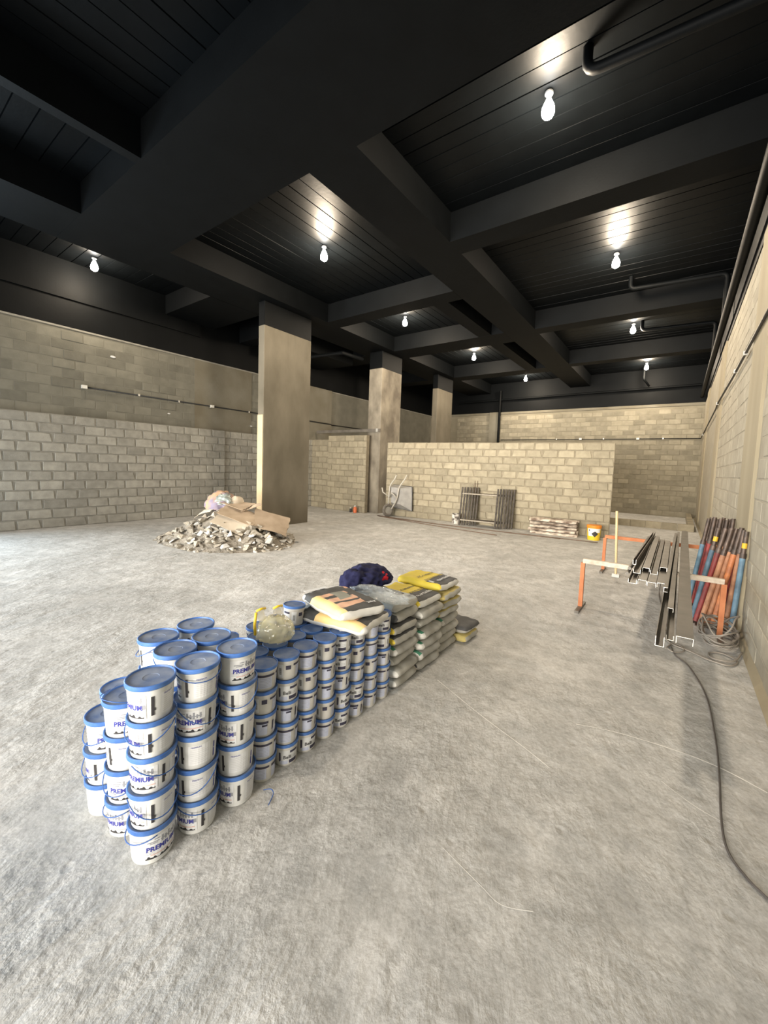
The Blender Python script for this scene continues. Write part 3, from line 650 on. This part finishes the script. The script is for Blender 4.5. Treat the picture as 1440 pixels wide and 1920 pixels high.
# print on the two yellow top bags and the pale grey one
for t in (c2[-1], c3[-1]):
    flat_text('quartzolit', .055, t, LABELW, (.145, .02, .0835), -PI/2+PI)
    flat_text('AC-I interna', .05, t, PAPERD, (-.03, .0, .0835), -PI/2+PI)
    obj('print_mark', MB().box(.10, .125, -.16, -.135, .083, .0836).box(.13, .155, -.165, -.14, .083, .0836).mesh('print_mark', LABELW), t)['kind'] = 'stuff'
    tk = MB()
    for i in range(13): tk.box(.052, .072, -.15+.024*i, -.142+.024*i, .0825, .0837)
    obj('print_ticks', tk.mesh('print_ticks', PAPERD), t)['kind'] = 'stuff'
flat_text('20kg', .03, c1[-1], PAPERD, (.19, .10, .0805), PI/2)
# orange and black bags lying on the small buckets
OM = [PAPERW, PAPERBK, PAPERO, PAPERSY, mat('grey_floor_print', (.22, .22, .18), (.30, .30, .25), rough=.7, scale=9)]
def c_org(u, v, t):
    if not t: return 0
    if u > .93: return 0
    if v > .93: return 0
    if u < -.80: return 0 if (int((v+1)*9) % 3 == 0) else 1
    if v < -.62 and u > -.35: return 3
    if u > .62: return 1
    if v > .45: return 1 if (v+u) > .2 or v < .7 else 2
    if u < -.35: return 1
    if -.25 < v < .35 and u < .1: return 4
    return 2 if int((u+1)*7) % 3 else 1
zb_ = 5*SP+.006
b1 = bag('lower peach and black tile-grout bag resting on the small buckets', -1.69, 1.90, zb_, .52, .36, .075, c_org, 501, D(8), 'grout_bag', OM, 'peach printed bags')
b2 = bag('upper peach and black bag lying askew on another', -1.715, 1.905, zb_+.074, .50, .35, .08, c_org, 502, D(-13), 'grout_bag', OM, 'peach printed bags')
flat_text('20kg', .032, b2, LABELW, (.19, .09, .0815), PI/2)
for t in (b1, b2):
    p = MB().box(-.235, -.205, -.15, .02, .0805, .0815).mesh('print_panel', LABELW); obj('print_panel', p, t)

# ------------------------------------------------------------------ crumpled things on the stacks
def crumple(name, sx, sy, sz, seed, matr, amp=.3, freq=3.0, sub=4, flat=True, ridged=True, mats=None, pick=None):
    bm = bmesh.new(); bmesh.ops.create_icosphere(bm, subdivisions=sub, radius=1)
    off = Vector((seed*3.1, seed*1.7, seed*.9))
    for v in bm.verts:
        d = v.co.normalized(); n = noise.noise(d*freq+off); n2 = noise.noise(d*freq*2.7+off*2)
        if ridged: n = 1-2*abs(n); n2 = 1-2*abs(n2)
        k = 1+amp*n*.7+amp*.45*n2; p = d*k
        if flat and p.z < 0: p.z *= .25
        v.co = (p.x*sx, p.y*sy, p.z*sz)
    zmin = min(v.co.z for v in bm.verts)
    for v in bm.verts: v.co.z -= zmin
    me = bpy.data.meshes.new(name); bm.to_mesh(me); bm.free()
    for m in (mats or [matr]): me.materials.append(m)
    for p in me.polygons:
        p.use_smooth = True
        if pick: p.material_index = pick(p.center, p.normal)
    return me
zt = 8*.079
jk = thing('jacket', 'crumpled navy work jacket with a red patch on the bags', 'jacket', (-2.0, 2.50, zt+.004))
obj('cloth', crumple('cloth', .15, .20, .10, 3, NAVY, .34, 1.3, 5), jk)
obj('sleeve', crumple('sleeve', .085, .10, .10, 8, NAVY, .36, 1.5, 4), jk, (.02, -.17, 0))
obj('red_patch', crumple('red_patch', .05, .07, .025, 5, REDC, .3, 2, 3), jk, (.115, .045, .075), (0, D(35), 0))
tag(obj('plastic_wrap', crumple('plastic_wrap', .17, .07, .05, 12, FILM, .45, 1.8, 5), None, (-1.71, 2.29, zt+.004), (0, D(4), D(16))), 'crumpled clear plastic wrap between the peach and grey bags', 'plastic')
yb = thing('plastic_bag', 'yellow and clear plastic bag lying on the small buckets', 'plastic bag', (-1.80, 1.445, 5*SP+.006))
obj('film', crumple('film', .085, .085, .085, 17, FILMY, .35, 2.0, 4), yb)
for dx, dy, w_ in ((-.055, -.055, .03), (-.02, .035, .032)):
    vs = []; fs = []
    for i in range(7):
        z = .06+.115*i/6; s = w_*(1-.1*i/6)
        for k in (-1, 0, 1): vs.append((dx+.012*math.sin(i*1.1)+.004*k*k, dy+k*s+.01*math.sin(i*.8), z+.004*math.cos(i*2+k)))
        if i:
            for k in (0, 1): a = (i-1)*3+k; fs.append((a, a+1, a+4, a+3))
    obj('strap', MB().add(vs, fs).mesh('strap', [FILMY], True), yb)
    obj('yellow_band', MB().tube([(dx-.008, dy-w_, .17), (dx, dy, .178), (dx-.004, dy+w_*.9, .172)], .007, 6).mesh('yellow_band', YEL, True), yb)
obj('yellow_band', MB().tube([(-.07, -.085, .03), (-.072, -.088, .09), (-.065, -.085, .16)], .008, 6).mesh('yellow_band', YEL, True), yb)
obj('printed_tag', MB().add([(.075, -.05, .005), (.085, .01, .005), (.075, .012, .06), (.066, -.048, .06)], [(0, 1, 2, 3)]).mesh('printed_tag', LABELW), yb)
for x, y, lab in ((-1.755, 1.835, 'tiny white crumb on a small bucket lid beside the peach bags'), (-1.60, 1.775, 'tiny white crumb on the fifth front-row small bucket lid')):
    tag(obj('plaster_crumb', crumple('plaster_crumb', .008, .008, .006, 4, CHUNKW, .3, 2, 2), None, (x, y, 5*SP+.0015)), lab, 'crumb')
tag(obj('cord_scrap', MB().tube(smooth_path([(-1.53, 1.17, .006), (-1.50, 1.19, .012), (-1.475, 1.185, .01), (-1.46, 1.165, .006), (-1.44, 1.13, .005)], 5), .0022, 6).mesh('cord_scrap', BLUEH, True)), 'loose blue bucket handle on the floor by the third stack', 'cord')

# ------------------------------------------------------------------ sawhorses and steel
def sawhorse(label, x0, x1, y, h, m_leg, m_bar):
    t = thing('sawhorse', label, 'sawhorse', ((x0+x1)/2, y, 0)); hx = (x1-x0)/2
    obj('top_bar', MB().box(-hx, hx, -.025, .025, h-.05, h).mesh('top_bar', m_bar), t)
    for s in (-1, 1):
        obj('leg', MB().box(s*hx-.022, s*hx+.022, -.022, .022, .03, h-.05).mesh('leg', m_leg), t)
        obj('foot', MB().box(s*hx-.022, s*hx+.022, -.22, .22, 0, .03).mesh('foot', STEEL), t)
sawhorse('near orange steel sawhorse with a worn pale bar', -.835, .445, 5.13, .6, RUST, RUSTW)
sawhorse('far orange steel sawhorse under the profiles', -.905, .36, 7.4, .6, RUST, RUST)
def channel(label, x, y0, y1, z, wd, ht, flip=0, group='steel profiles on sawhorses', dx=0, lip=0):
    t = .004; mb = MB()
    P = [(-wd/2, 0), (wd/2, 0), (wd/2, ht), (wd/2-t, ht), (wd/2-t, t), (-wd/2+t, t), (-wd/2+t, ht), (-wd/2, ht)]
    if lip: P = [(-wd/2, 0), (wd/2, 0), (wd/2, ht), (wd/2-.014, ht), (wd/2-.014, ht-t), (wd/2-t, ht-t), (wd/2-t, t), (-wd/2+t, t), (-wd/2+t, ht-t), (-wd/2+.014, ht-t), (-wd/2+.014, ht), (-wd/2, ht)]
    if flip == 1: P = [(-p, ht-q) for p, q in P]
    if flip == 2: P = [(q-ht/2, wd/2-p) for p, q in P]
    n = len(P); L = y1-y0; v = [(p, 0, q) for p, q in P]+[(p+dx, L, q) for p, q in P]
    mb.add(v, [(i, n+i, n+(i+1) % n, (i+1) % n) for i in range(n)])
    bm_ends = [tuple(range(n)), tuple(range(n, 2*n))[::-1]]
    mb.f += bm_ends; mb.m += [1, 0]
    return tag(obj('steel_channel', mb.mesh('steel_channel', [STEEL, STEELC]), None, (x, y0, z)), label, 'steel profile', group)
z0 = .601
names5 = ['leftmost', 'second', 'third', 'fourth']
channel('big steel channel laid face down nearest the props', .10, 2.93, 8.75, z0, .085, .045, 1, dx=.06)
channel('slim steel channel upright beside the big one', .028, 2.95, 8.5, z0, .04, .03, 0, dx=.04)
channel('slim dark steel channel at the left of the long bundle', -.02, 2.80, 7.6, z0, .045, .06, 0, dx=.05)
channel('narrow steel channel nested on top of the long bundle', .022, 3.45, 8.3, z0+.034, .035, .03, 1, dx=.05)
channel('short steel channel on top of the long bundle', -.018, 3.9, 7.8, z0+.063, .04, .028, 2, dx=.05)
for i in range(4):
    channel('%s bottom-layer steel channel of the short bundle' % ['leftmost', 'second', 'third', 'rightmost'][i], -.275+.074*i, 4.28+.03*(i % 2), 7.0+.15*(i % 3), z0, .068, .04, 1 if i else 0)
for i, (x, a, b, f) in enumerate(((-.262, 4.55, 7.25, 0), (-.195, 4.7, 7.3, 1), (-.125, 4.62, 7.1, 0), (-.055, 4.85, 6.95, 1))):
    channel('%s upper-layer steel channel of the short bundle' % ['leftmost', 'second', 'third', 'rightmost'][i], x, a, b, z0+.043, .06, .038, f)
channel('tilted steel channel lying on top of the short bundle', -.30, 4.75, 7.35, z0+.086, .03, .05, 0, dx=.06)
for i, (x, z) in enumerate(((-.345, z0+.016), (-.335, z0+.05))):
    tag(obj('steel_tube', MB().tube([(0, 0, 0), (.03, 2.6, 0)], .016, 10).mesh('steel_tube', STEEL, True, 40), None, (x, 4.6+.1*i, z)), ('lower' if not i else 'upper') + ' round steel tube at the left edge of the short bundle', 'steel tube', 'steel profiles on sawhorses')
# wooden pole standing on its flat end
t = thing('wooden_tool', 'pale wooden handle standing upright by the sawhorses', 'tool', (-.685, 7.1, 0))
obj('handle', MB().tube([(0, 0, .05), (-.05, .01, 1.03)], .018, 10).mesh('handle', WOOD, True, 50), t)
obj('head', MB().box(-.05, .05, -.03, .03, 0, .05).mesh('head', GALV), t)
# ------------------------------------------------------------------ shoring props leaning on the right wall
def prop(label, foot, top, m, mark=False, split=.8):
    f, tp = Vector(foot), Vector(top); t = thing('shoring_prop', label, 'prop', foot, group='shoring props by the right wall'); d = tp-f; L = d.length
    obj('outer_tube', MB().tube([d*.02, d*split], .0245, 10).mesh('outer_tube', m, True, 40), t)
    obj('inner_tube', MB().tube([d*split, d], .0205, 10).mesh('inner_tube', PROP_D, True, 40), t)
    obj('collar', MB().tube([d*(split-.035), d*(split+.012)], .0275, 10).mesh('collar', PROP_D, True, 40), t)
    if mark: obj('paint_mark', MB().tube([d*(split+.06), d*(split+.11)], .0215, 10).mesh('paint_mark', PROP_Y, True, 40), t)
    obj('foot_plate', MB().box(-.04, .04, -.04, .04, 0, .008).mesh('foot_plate', PROP_D), t)
PR = [('tan', PROP_T), ('tan-red', PROP_T), ('orange', PROP_O), ('red', PROP_R), ('orange', PROP_O), ('tan', PROP_T), ('blue', PROP_B)]
fr = [((.235, 5.62, 0), (.400, 5.66, 1.05), PROP_B, 'grey-blue', True), ((.262, 5.50, 0), (.452, 5.58, 1.06), PROP_R, 'dark red', False), ((.300, 5.42, 0), (.500, 5.56, 1.07), PROP_T, 'tan', False),
      ((.352, 5.44, 0), (.540, 5.58, 1.07), PROP_T, 'brown-tan', False), ((.402, 5.42, 0), (.572, 5.52, 1.08), PROP_O, 'bright orange', False), ((.455, 5.52, 0), (.585, 5.62, 1.08), PROP_R, 'crimson', False),
      ((.508, 5.45, 0), (.592, 5.50, 1.07), PROP_T, 'orange-tan', False), ((.545, 5.30, 0), (.598, 5.36, 1.07), PROP_B, 'sky blue', True)]
for i, (f, tp, m, nm, mk) in enumerate(fr):
    prop('%s steel prop, %s from the left in the front row' % (nm, ORD[i]), f, tp, m, mk, .80-.02*(i % 3))
bk = [(PROP_B, 'grey-blue'), (PROP_R, 'red'), (PROP_R, 'red'), (PROP_O, 'orange'), (PROP_T, 'tan'), (PROP_O, 'orange'), (PROP_T, 'tan'), (PROP_R, 'red'), (PROP_D, 'dark')]
for i, (m, nm) in enumerate(bk):
    prop('%s steel prop, %s from the left in the rear row' % (nm, ORD[i]), (.205+.039*i, 6.22+.05*(i % 2), 0), (.345+.029*i, 6.34+.05*(i % 2), 1.09+.012*(i % 3)), m, False, .74+.03*(i % 2))
# ------------------------------------------------------------------ cables
def coil(n, cx, cy, rx, ry, z, seed):
    r = random.Random(seed); P = []
    for k in range(n*10):
        a = 2*PI*k/10; q = 1+.25*noise.noise(Vector((k*.13, seed, 0)))
        P.append((min(cx+rx*q*math.cos(a)+r.uniform(-.02, .02), .605), cy+ry*q*math.sin(a)+r.uniform(-.03, .03), z+.34*abs(noise.noise(Vector((k*.17, seed*2, 3))))*(.4+.6*k/(n*10))+.0008*k+.012))
    return smooth_path(P, 4)
tag(obj('cable_coil', MB().tube(coil(9, .43, 5.05, .14, .32, .0, 3), .0075, 6).mesh('cable_coil', CABLE, True)), 'tangled coil of grey cable against the right wall', 'cable')
tag(obj('cable', MB().tube(smooth_path([(.03, 5.02, .01), (-.02, 4.85, .01), (.05, 4.62, .01), (.2, 4.52, .01), (.33, 4.42, .01), (.47, 4.40, .01), (.53, 4.55, .01), (.44, 4.66, .01), (.34, 4.6, .01), (.36, 4.47, .012), (.5, 4.5, .02), (.58, 4.75, .03)], 6), .008, 6).mesh('cable', CABLE, True)), 'loose grey cable loops on the floor beside the coil', 'cable')
tag(obj('cable', MB().tube(smooth_path([(.02, 4.45, .009), (.07, 4.62, .009), (.14, 4.60, .009), (.15, 4.48, .009), (.08, 4.40, .009), (.03, 4.44, .02)], 6), .007, 6).mesh('cable', CABLE, True)), 'small loop of grey cable left of the coil', 'cable')
tag(obj('cable', MB().tube(smooth_path([(-.06, 7.2, .3), (-.1, 6.9, .02), (-.09, 6.3, .01), (-.02, 5.6, .01), (.025, 5.0, .009), (.076, 4.394, .009), (.181, 4.167, .009), (.277, 3.687, .009), (.298, 3.144, .009), (.294, 2.754, .009), (.277, 2.366, .009), (.287, 2.178, .009), (.337, 2.076, .009), (.392, 2.019, .009), (.52, 1.9, .009), (.55, 1.2, .009)], 6), .0052, 6).mesh('cable', CABLED, True)), 'long dark cable snaking along the right floor', 'cable')

# ------------------------------------------------------------------ things along the partition
pa = math.atan2(.6, 6.45)
def wy(x): return 10.62+(x+7.75)*.093     # face of the partition
# stacked scaffold frames
for k in range(7):
    d = .05*k; lean = .16
    t = thing('scaffold_frame', '%s dark scaffold frame leaning on the partition' % (['frontmost', 'second', 'third', 'fourth', 'fifth', 'sixth', 'rearmost'][k]), 'scaffold frame', (-4.95+.058*k, wy(-4.9)-.54+d*1.05, 0), (0, 0, pa), 'stacked scaffold frames')
    mr = FRAMEW if k == 0 else BLACKS
    for s, xx in ((0, 0), (1, 1.02)):
        obj('post', MB().tube([(xx, 0, .01), (xx, lean, 1.08)], .026, 8).mesh('post', BLACKS, True, 40), t)
    for zz in (.16, .90): obj('rung', MB().tube([(0, lean*zz/1.08, zz), (1.02, lean*zz/1.08, zz)], .019, 8).mesh('rung', mr, True, 40), t)
for i, x in enumerate((-4.74, -4.66)):
    tag(obj('steel_rod', MB().tube([(x, wy(x)-.13, .006), (x-.02, wy(x)-.025, 1.27)], .008, 6).mesh('steel_rod', RODM, True)), ('left' if not i else 'right')+' thin rod standing behind the scaffold frames', 'rod')
# pile of plaster-crusted formwork shells
def shell_mesh(L):
    mb = MB(); n = 8; v = []; f = []
    for x in (0, L):
        for r in (.066, .056):
            for i in range(n+1): a = PI*i/n; v.append((x, r*math.cos(a), r*math.sin(a)))
    m = n+1
    for i in range(n): f += [(i, i+1, 2*m+i+1, 2*m+i), (m+i+1, m+i, 3*m+i, 3*m+i+1), (i+1, i, m+i, m+i+1), (2*m+i, 2*m+i+1, 3*m+i+1, 3*m+i)]
    f += [(0, 2*m, 3*m, m), (n, m+n, 3*m+n, 2*m+n)]
    return mb.add(v, f).mesh('form_shell', BOARD, True, 40)
sm = shell_mesh(1.12); rs = random.Random(2); cnt = 0
for lay in range(5):
    for j in range(3):
        x = -3.08+rs.uniform(-.03, .03); y = wy(x)-.38+.134*j
        tag(obj('form_shell', sm, None, (x, y, .082*lay), (0, 0, pa)), '%s half-round form in %s layer of the pile' % (['front', 'middle', 'rear'][j], 'bottom' if not lay else 'top' if lay == 4 else ORD[lay]), 'formwork', 'plaster-crusted half-round forms')
# yellow paint pail
t = thing('paint_pail', 'yellow paint pail with an orange lid by the partition end', 'bucket', (-1.56, 10.72, 0))
RY = lambda z: .135+.02*z/.3
obj('body', MB().lathe([(0, 0), (.133, 0), (.136, .01), (RY(.3), .3), (0, .3)], 24).mesh('body', YEL, True, 35), t)
obj('lid', MB().lathe([(.162, .29), (.166, .30), (.166, .35), (.158, .36), (0, .36)], 24).mesh('lid', ORG, True, 35), t)
ym = MB(); va = math.atan2(-10.72, 1.56)
patch(ym, RY, va-1.0, va+1.0, .19, .285, 0, .002); patch(ym, RY, va-.9, va-.1, .10, .2, 0, .002)
obj('label', ym.mesh('label', LABELW), t)
ym = MB()
vs = []; fs = []
for i in range(9):
    a = va+.15-.45+.9*i/8; hgt = .08*(1-abs(i-4)/4.6)
    for z in (.16-hgt, .165+hgt*.7): r = RY(z)+.004; vs.append((r*math.cos(a), r*math.sin(a), z))
    if i: fs.append((2*i-2, 2*i, 2*i+1, 2*i-1))
ym.add(vs, fs); patch(ym, RY, va-.75, va-.6, .22, .26, 0, .004)
obj('emblem', ym.mesh('emblem', INK_DARK), t)
# small stained bucket
t = thing('stained_bucket', 'small stained white bucket beside the scaffold frames', 'bucket', (-5.18, 10.6, 0))
obj('body', MB().lathe([(0, 0), (.10, 0), (.125, .28), (.128, .29), (.118, .29), (.095, .02), (0, .02)], 20).mesh('body', mat('stained_white', (.10, .085, .075), (.62, .58, .52), rough=.7, scale=9, lo=.42, hi=.56), True, 35), t)
obj('handle', MB().tube([(.125*math.cos(D(a)), .125*math.sin(D(a)), .27+.03*math.cos(D(a))) for a in range(-90, 91, 15)], .004, 5).mesh('handle', STEEL, True), t)
# wheelbarrow stood on its nose
wbw = thing('wheelbarrow', 'galvanised wheelbarrow stood upright against the partition', 'wheelbarrow', (-7.3, 10.38, 0))
WBM = mat('dull_barrow_tube', (.36, .34, .30), (.46, .44, .39), rough=.5, scale=9)
WBT = mat('dull_barrow_tray', (.25, .245, .235), (.36, .35, .335), rough=.55, scale=6)
def rel(p): return (p[0]+7.3, p[1]-10.38, p[2])
trayv = [(-7.36, 10.30, .95), (-6.98, 10.30, .93), (-6.98, 10.34, .42), (-7.34, 10.34, .46), (-7.40, 10.55, 1.02), (-6.72, 10.58, .98), (-6.70, 10.60, .22), (-7.38, 10.57, .28)]
obj('tray', MB().add([rel(p) for p in trayv], [(0, 3, 2, 1), (0, 1, 5, 4), (1, 2, 6, 5), (2, 3, 7, 6), (3, 0, 4, 7)]).mesh('tray', WBT), wbw)
obj('tray_rim', MB().tube([rel(p) for p in trayv[4:]], .014, 6, closed=True).mesh('tray_rim', mat('dark_rim', (.06, .065, .08), rough=.5), True), wbw)
obj('handle', MB().tube([rel(p) for p in smooth_path([(-7.16, 10.34, 1.34), (-7.20, 10.30, 1.2), (-7.33, 10.26, .98), (-7.36, 10.25, .6), (-7.40, 10.27, .25)], 4)], .022, 8).mesh('handle', WBM, True), wbw)
obj('handle', MB().tube([rel(p) for p in smooth_path([(-6.78, 10.36, 1.35), (-6.84, 10.32, 1.2), (-6.99, 10.27, .95), (-7.05, 10.25, .6), (-7.26, 10.27, .25)], 4)], .022, 8).mesh('handle', WBM, True), wbw)
obj('leg', MB().tube([rel(p) for p in ((-7.36, 10.25, .65), (-7.52, 10.14, .78), (-7.55, 10.13, .92))], .02, 8).mesh('leg', WBM, True), wbw)
obj('leg', MB().tube([rel(p) for p in ((-7.05, 10.25, .62), (-7.2, 10.16, .78), (-7.34, 10.25, .62))], .02, 8).mesh('leg', WBM, True), wbw)
wm = Matrix.Translation(rel((-7.39, 10.25, .212))) @ Matrix.Rotation(D(-15), 4, 'Z') @ Matrix.Rotation(PI/2, 4, 'Y')
tp = [(.16+.05*math.cos(a*PI/5), .042*math.sin(a*PI/5)) for a in range(11)]
obj('tyre', MB().lathe(tp, 24, M=wm, caps=False).mesh('tyre', TYRE, True), wbw)
obj('wheel_hub', MB().lathe([(0, -.02), (.12, -.012), (.12, .012), (0, .02)], 16, M=wm).mesh('wheel_hub', GALV, True, 40), wbw)
# rods on the floor before the partition
for i, P in enumerate(([(-7.75, 10.2, .01), (-4.9, 10.02, .01), (-1.4, 10.28, .01)], [(-7.6, 10.10, .01), (-5.2, 9.62, .01), (-3.5, 9.45, .01)], [(-7.7, 10.16, .012), (-5.5, 9.98, .01), (-2.2, 10.15, .01)])):
    tag(obj('steel_rod', MB().tube(smooth_path(P, 6), .011, 6).mesh('steel_rod', RODM, True)), ['long rusty rod on the floor closest to the partition', 'short rusty rod on the floor farthest from the partition', 'rusty rod on the floor between two others'][i], 'rod')
# bottle and jar by the niche wall
t = thing('bottle', 'orange plastic bottle on the floor by the niche wall', 'bottle', (-8.72, 10.22, 0))
obj('body', MB().lathe([(0, 0), (.055, 0), (.06, .02), (.06, .15), (.03, .2), (.022, .21), (0, .21)], 14).mesh('body', ORG2, True, 40), t); obj('cap', MB().lathe([(0, .21), (.024, .21), (.024, .25), (0, .25)], 12).mesh('cap', LABELW, True, 40), t)
t = thing('jar', 'small dark jar beside the orange bottle', 'jar', (-8.93, 10.24, 0))
obj('body', MB().lathe([(0, 0), (.04, 0), (.042, .1), (.03, .13), (0, .13)], 12).mesh('body', INK_DARK, True, 40), t); obj('lid', MB().lathe([(0, .13), (.032, .13), (.032, .16), (0, .16)], 12).mesh('lid', GALV, True, 40), t)

# ------------------------------------------------------------------ rubble heap
hc = Vector((-7.46, 4.70, 0))
def hz(x, y):
    u = (x-hc.x)/1.62; v = (y-hc.y)/1.2; d = math.hypot(u, v)
    if d > 1: return 0
    return .64*(1-d)**1.0*(1+.12*noise.noise(Vector((x*2, y*2, 0)))) + .03*noise.noise(Vector((x*7, y*7, 3)))*(1-d)
n = 46; v = []; f = []
for i in range(n+1):
    for j in range(n+1):
        x = hc.x-1.65+3.3*i/n; y = hc.y-1.22+2.44*j/n; v.append((x-hc.x, y-hc.y, max(hz(x, y)-.012, -.01)))
        if i and j:
            a = (i-1)*(n+1)+j-1; q = (a, a+n+1, a+n+2, a+1)
            if any(v[k][2] > -.005 for k in q): f.append(q)
ro = tag(obj('rubble_heap', MB().add(v, f).mesh('rubble_heap', EARTH, True), None, hc), 'dusty heap of fine rubble in front of the broad pillar', 'rubble'); ro['kind'] = 'stuff'
rr = random.Random(31)
def chunk_mesh(seed, m, flat):
    r = random.Random(seed); bm = bmesh.new()
    for _ in range(11): bm.verts.new((r.uniform(-1, 1), r.uniform(-.75, .75), r.uniform(-.6, .6)*(.35 if flat else 1)))
    h = bmesh.ops.convex_hull(bm, input=bm.verts); bmesh.ops.delete(bm, geom=[g for g in h['geom_interior'] if isinstance(g, bmesh.types.BMVert)], context='VERTS')
    me = bpy.data.meshes.new('rubble_chunk'); bm.to_mesh(me); bm.free(); me.materials.append(m); return me
CM = [chunk_mesh(i, CHUNK if i % 3 else CHUNKW, i % 2) for i in range(12)]
k = 0
while k < 298:
    a = rr.uniform(0, 2*PI); d = math.sqrt(rr.random())*1.02
    x = hc.x+1.62*d*math.cos(a); y = hc.y+1.2*d*math.sin(a)
    if (x-hc.x)*.85-(y-hc.y)*.53 < -.12: continue            # far side is not seen
    right = (x-hc.x) > -.1
    sz = rr.uniform(.045, .09) if not right else rr.uniform(.055, .12)
    if d > .9: sz *= .6
    ci = rr.randrange(12) if right else rr.choice([i for i in range(12) if i % 3])
    o = obj('rubble_chunk', CM[ci], None, (x, y, max(hz(x, y), 0)+sz*.18), (rr.uniform(-.6, .6), rr.uniform(-.6, .6), rr.uniform(0, 6.28))); o.scale = (sz,)*3
    cn = ('white' if ci % 3 == 0 else 'grey-beige')+(' flat' if ci % 2 else ' blocky')
    pl = ('at the foot of' if d > .78 else 'halfway up' if d > .42 else 'near the top of')
    sd = ('left end' if (x-hc.x) < -.62 else 'left slope' if (x-hc.x) < -.15 else 'middle' if (x-hc.x) < .35 else 'right slope' if (x-hc.x) < .85 else 'right end')
    lb = '%s plaster chunk %s the rubble heap, %s' % (cn, pl, sd)
    tag(o, lb, 'rubble chunk', lb.replace('chunk', 'chunks')); k += 1
# cardboard sheets
def sheet(label, cx, cy, cz, L, W, rx, ry, rz, m, seed, name='cardboard_sheet'):
    r = random.Random(seed); nx, ny = 8, 6; mb = MB(); v = []; f = []
    for s in (0, 1):
        for i in range(nx+1):
            for j in range(ny+1):
                x = -L/2+L*i/nx; y = -W/2+W*j/ny
                if i in (0, nx): x += r.uniform(-.02, .02) if s == 0 else 0
                z = .035*math.sin(i/nx*3+seed)*math.cos(j/ny*2+seed)+.012*noise.noise(Vector((x*4, y*4, seed)))
                v.append((x, y, z-s*.005))
    m_ = (nx+1)*(ny+1)
    for i in range(nx):
        for j in range(ny):
            a = i*(ny+1)+j; f += [(a, a+ny+1, a+ny+2, a+1), (m_+a+1, m_+a+ny+2, m_+a+ny+1, m_+a)]
    for i in range(nx): f += [(i*(ny+1), m_+i*(ny+1), m_+(i+1)*(ny+1), (i+1)*(ny+1)), ((i+1)*(ny+1)+ny, m_+(i+1)*(ny+1)+ny, m_+i*(ny+1)+ny, i*(ny+1)+ny)]
    for j in range(ny): f += [(j+1, m_+j+1, m_+j, j), (nx*(ny+1)+j, m_+nx*(ny+1)+j, m_+nx*(ny+1)+j+1, nx*(ny+1)+j+1)]
    tag(obj(name, mb.add(v, f).mesh(name, m, True, 40), None, (cx, cy, cz), (rx, ry, rz)), label, 'cardboard')
sheet('topmost tan cardboard sheet on the rubble heap', -7.30, 4.82, .73, .62, .46, D(8), D(10), D(20), CARD, 1)
sheet('tan cardboard flap hanging over the heap towards the camera', -6.95, 4.66, .55, .72, .50, D(18), D(22), D(40), CARD, 2)
sheet('tan cardboard sheet propped at the right of the heap', -6.55, 5.10, .40, .70, .62, D(30), D(16), D(50), CARD, 3)
sheet('pale cardboard sheet sliding down the front of the heap', -6.80, 4.38, .42, .62, .40, D(28), D(20), D(36), CARDL, 4)
sheet('dark cardboard edge sticking up on the heap', -7.02, 4.95, .66, .42, .22, D(5), D(-14), D(60), CARD, 5)
sheet('crumpled pale paper sheet at the left of the heap', -7.85, 4.5, .54, .46, .34, D(24), D(-18), D(15), CARDL, 6)
# torn sack on top
t = thing('torn_sack', 'torn printed sack with foil scraps on top of the heap', 'sack', (-7.70, 4.74, .55))
obj('sack_cloth', crumple('sack_cloth', .30, .25, .27, 23, SACK, .3, 1.4, 4), t)
obj('foil_scrap', crumple('foil_scrap', .16, .15, .15, 27, FOIL, .45, 2.0, 4), t, (.15, -.02, .12))
obj('paper_flap', crumple('paper_flap', .06, .14, .13, 29, CARDL, .3, 1.5, 3), t, (.32, .14, .13))
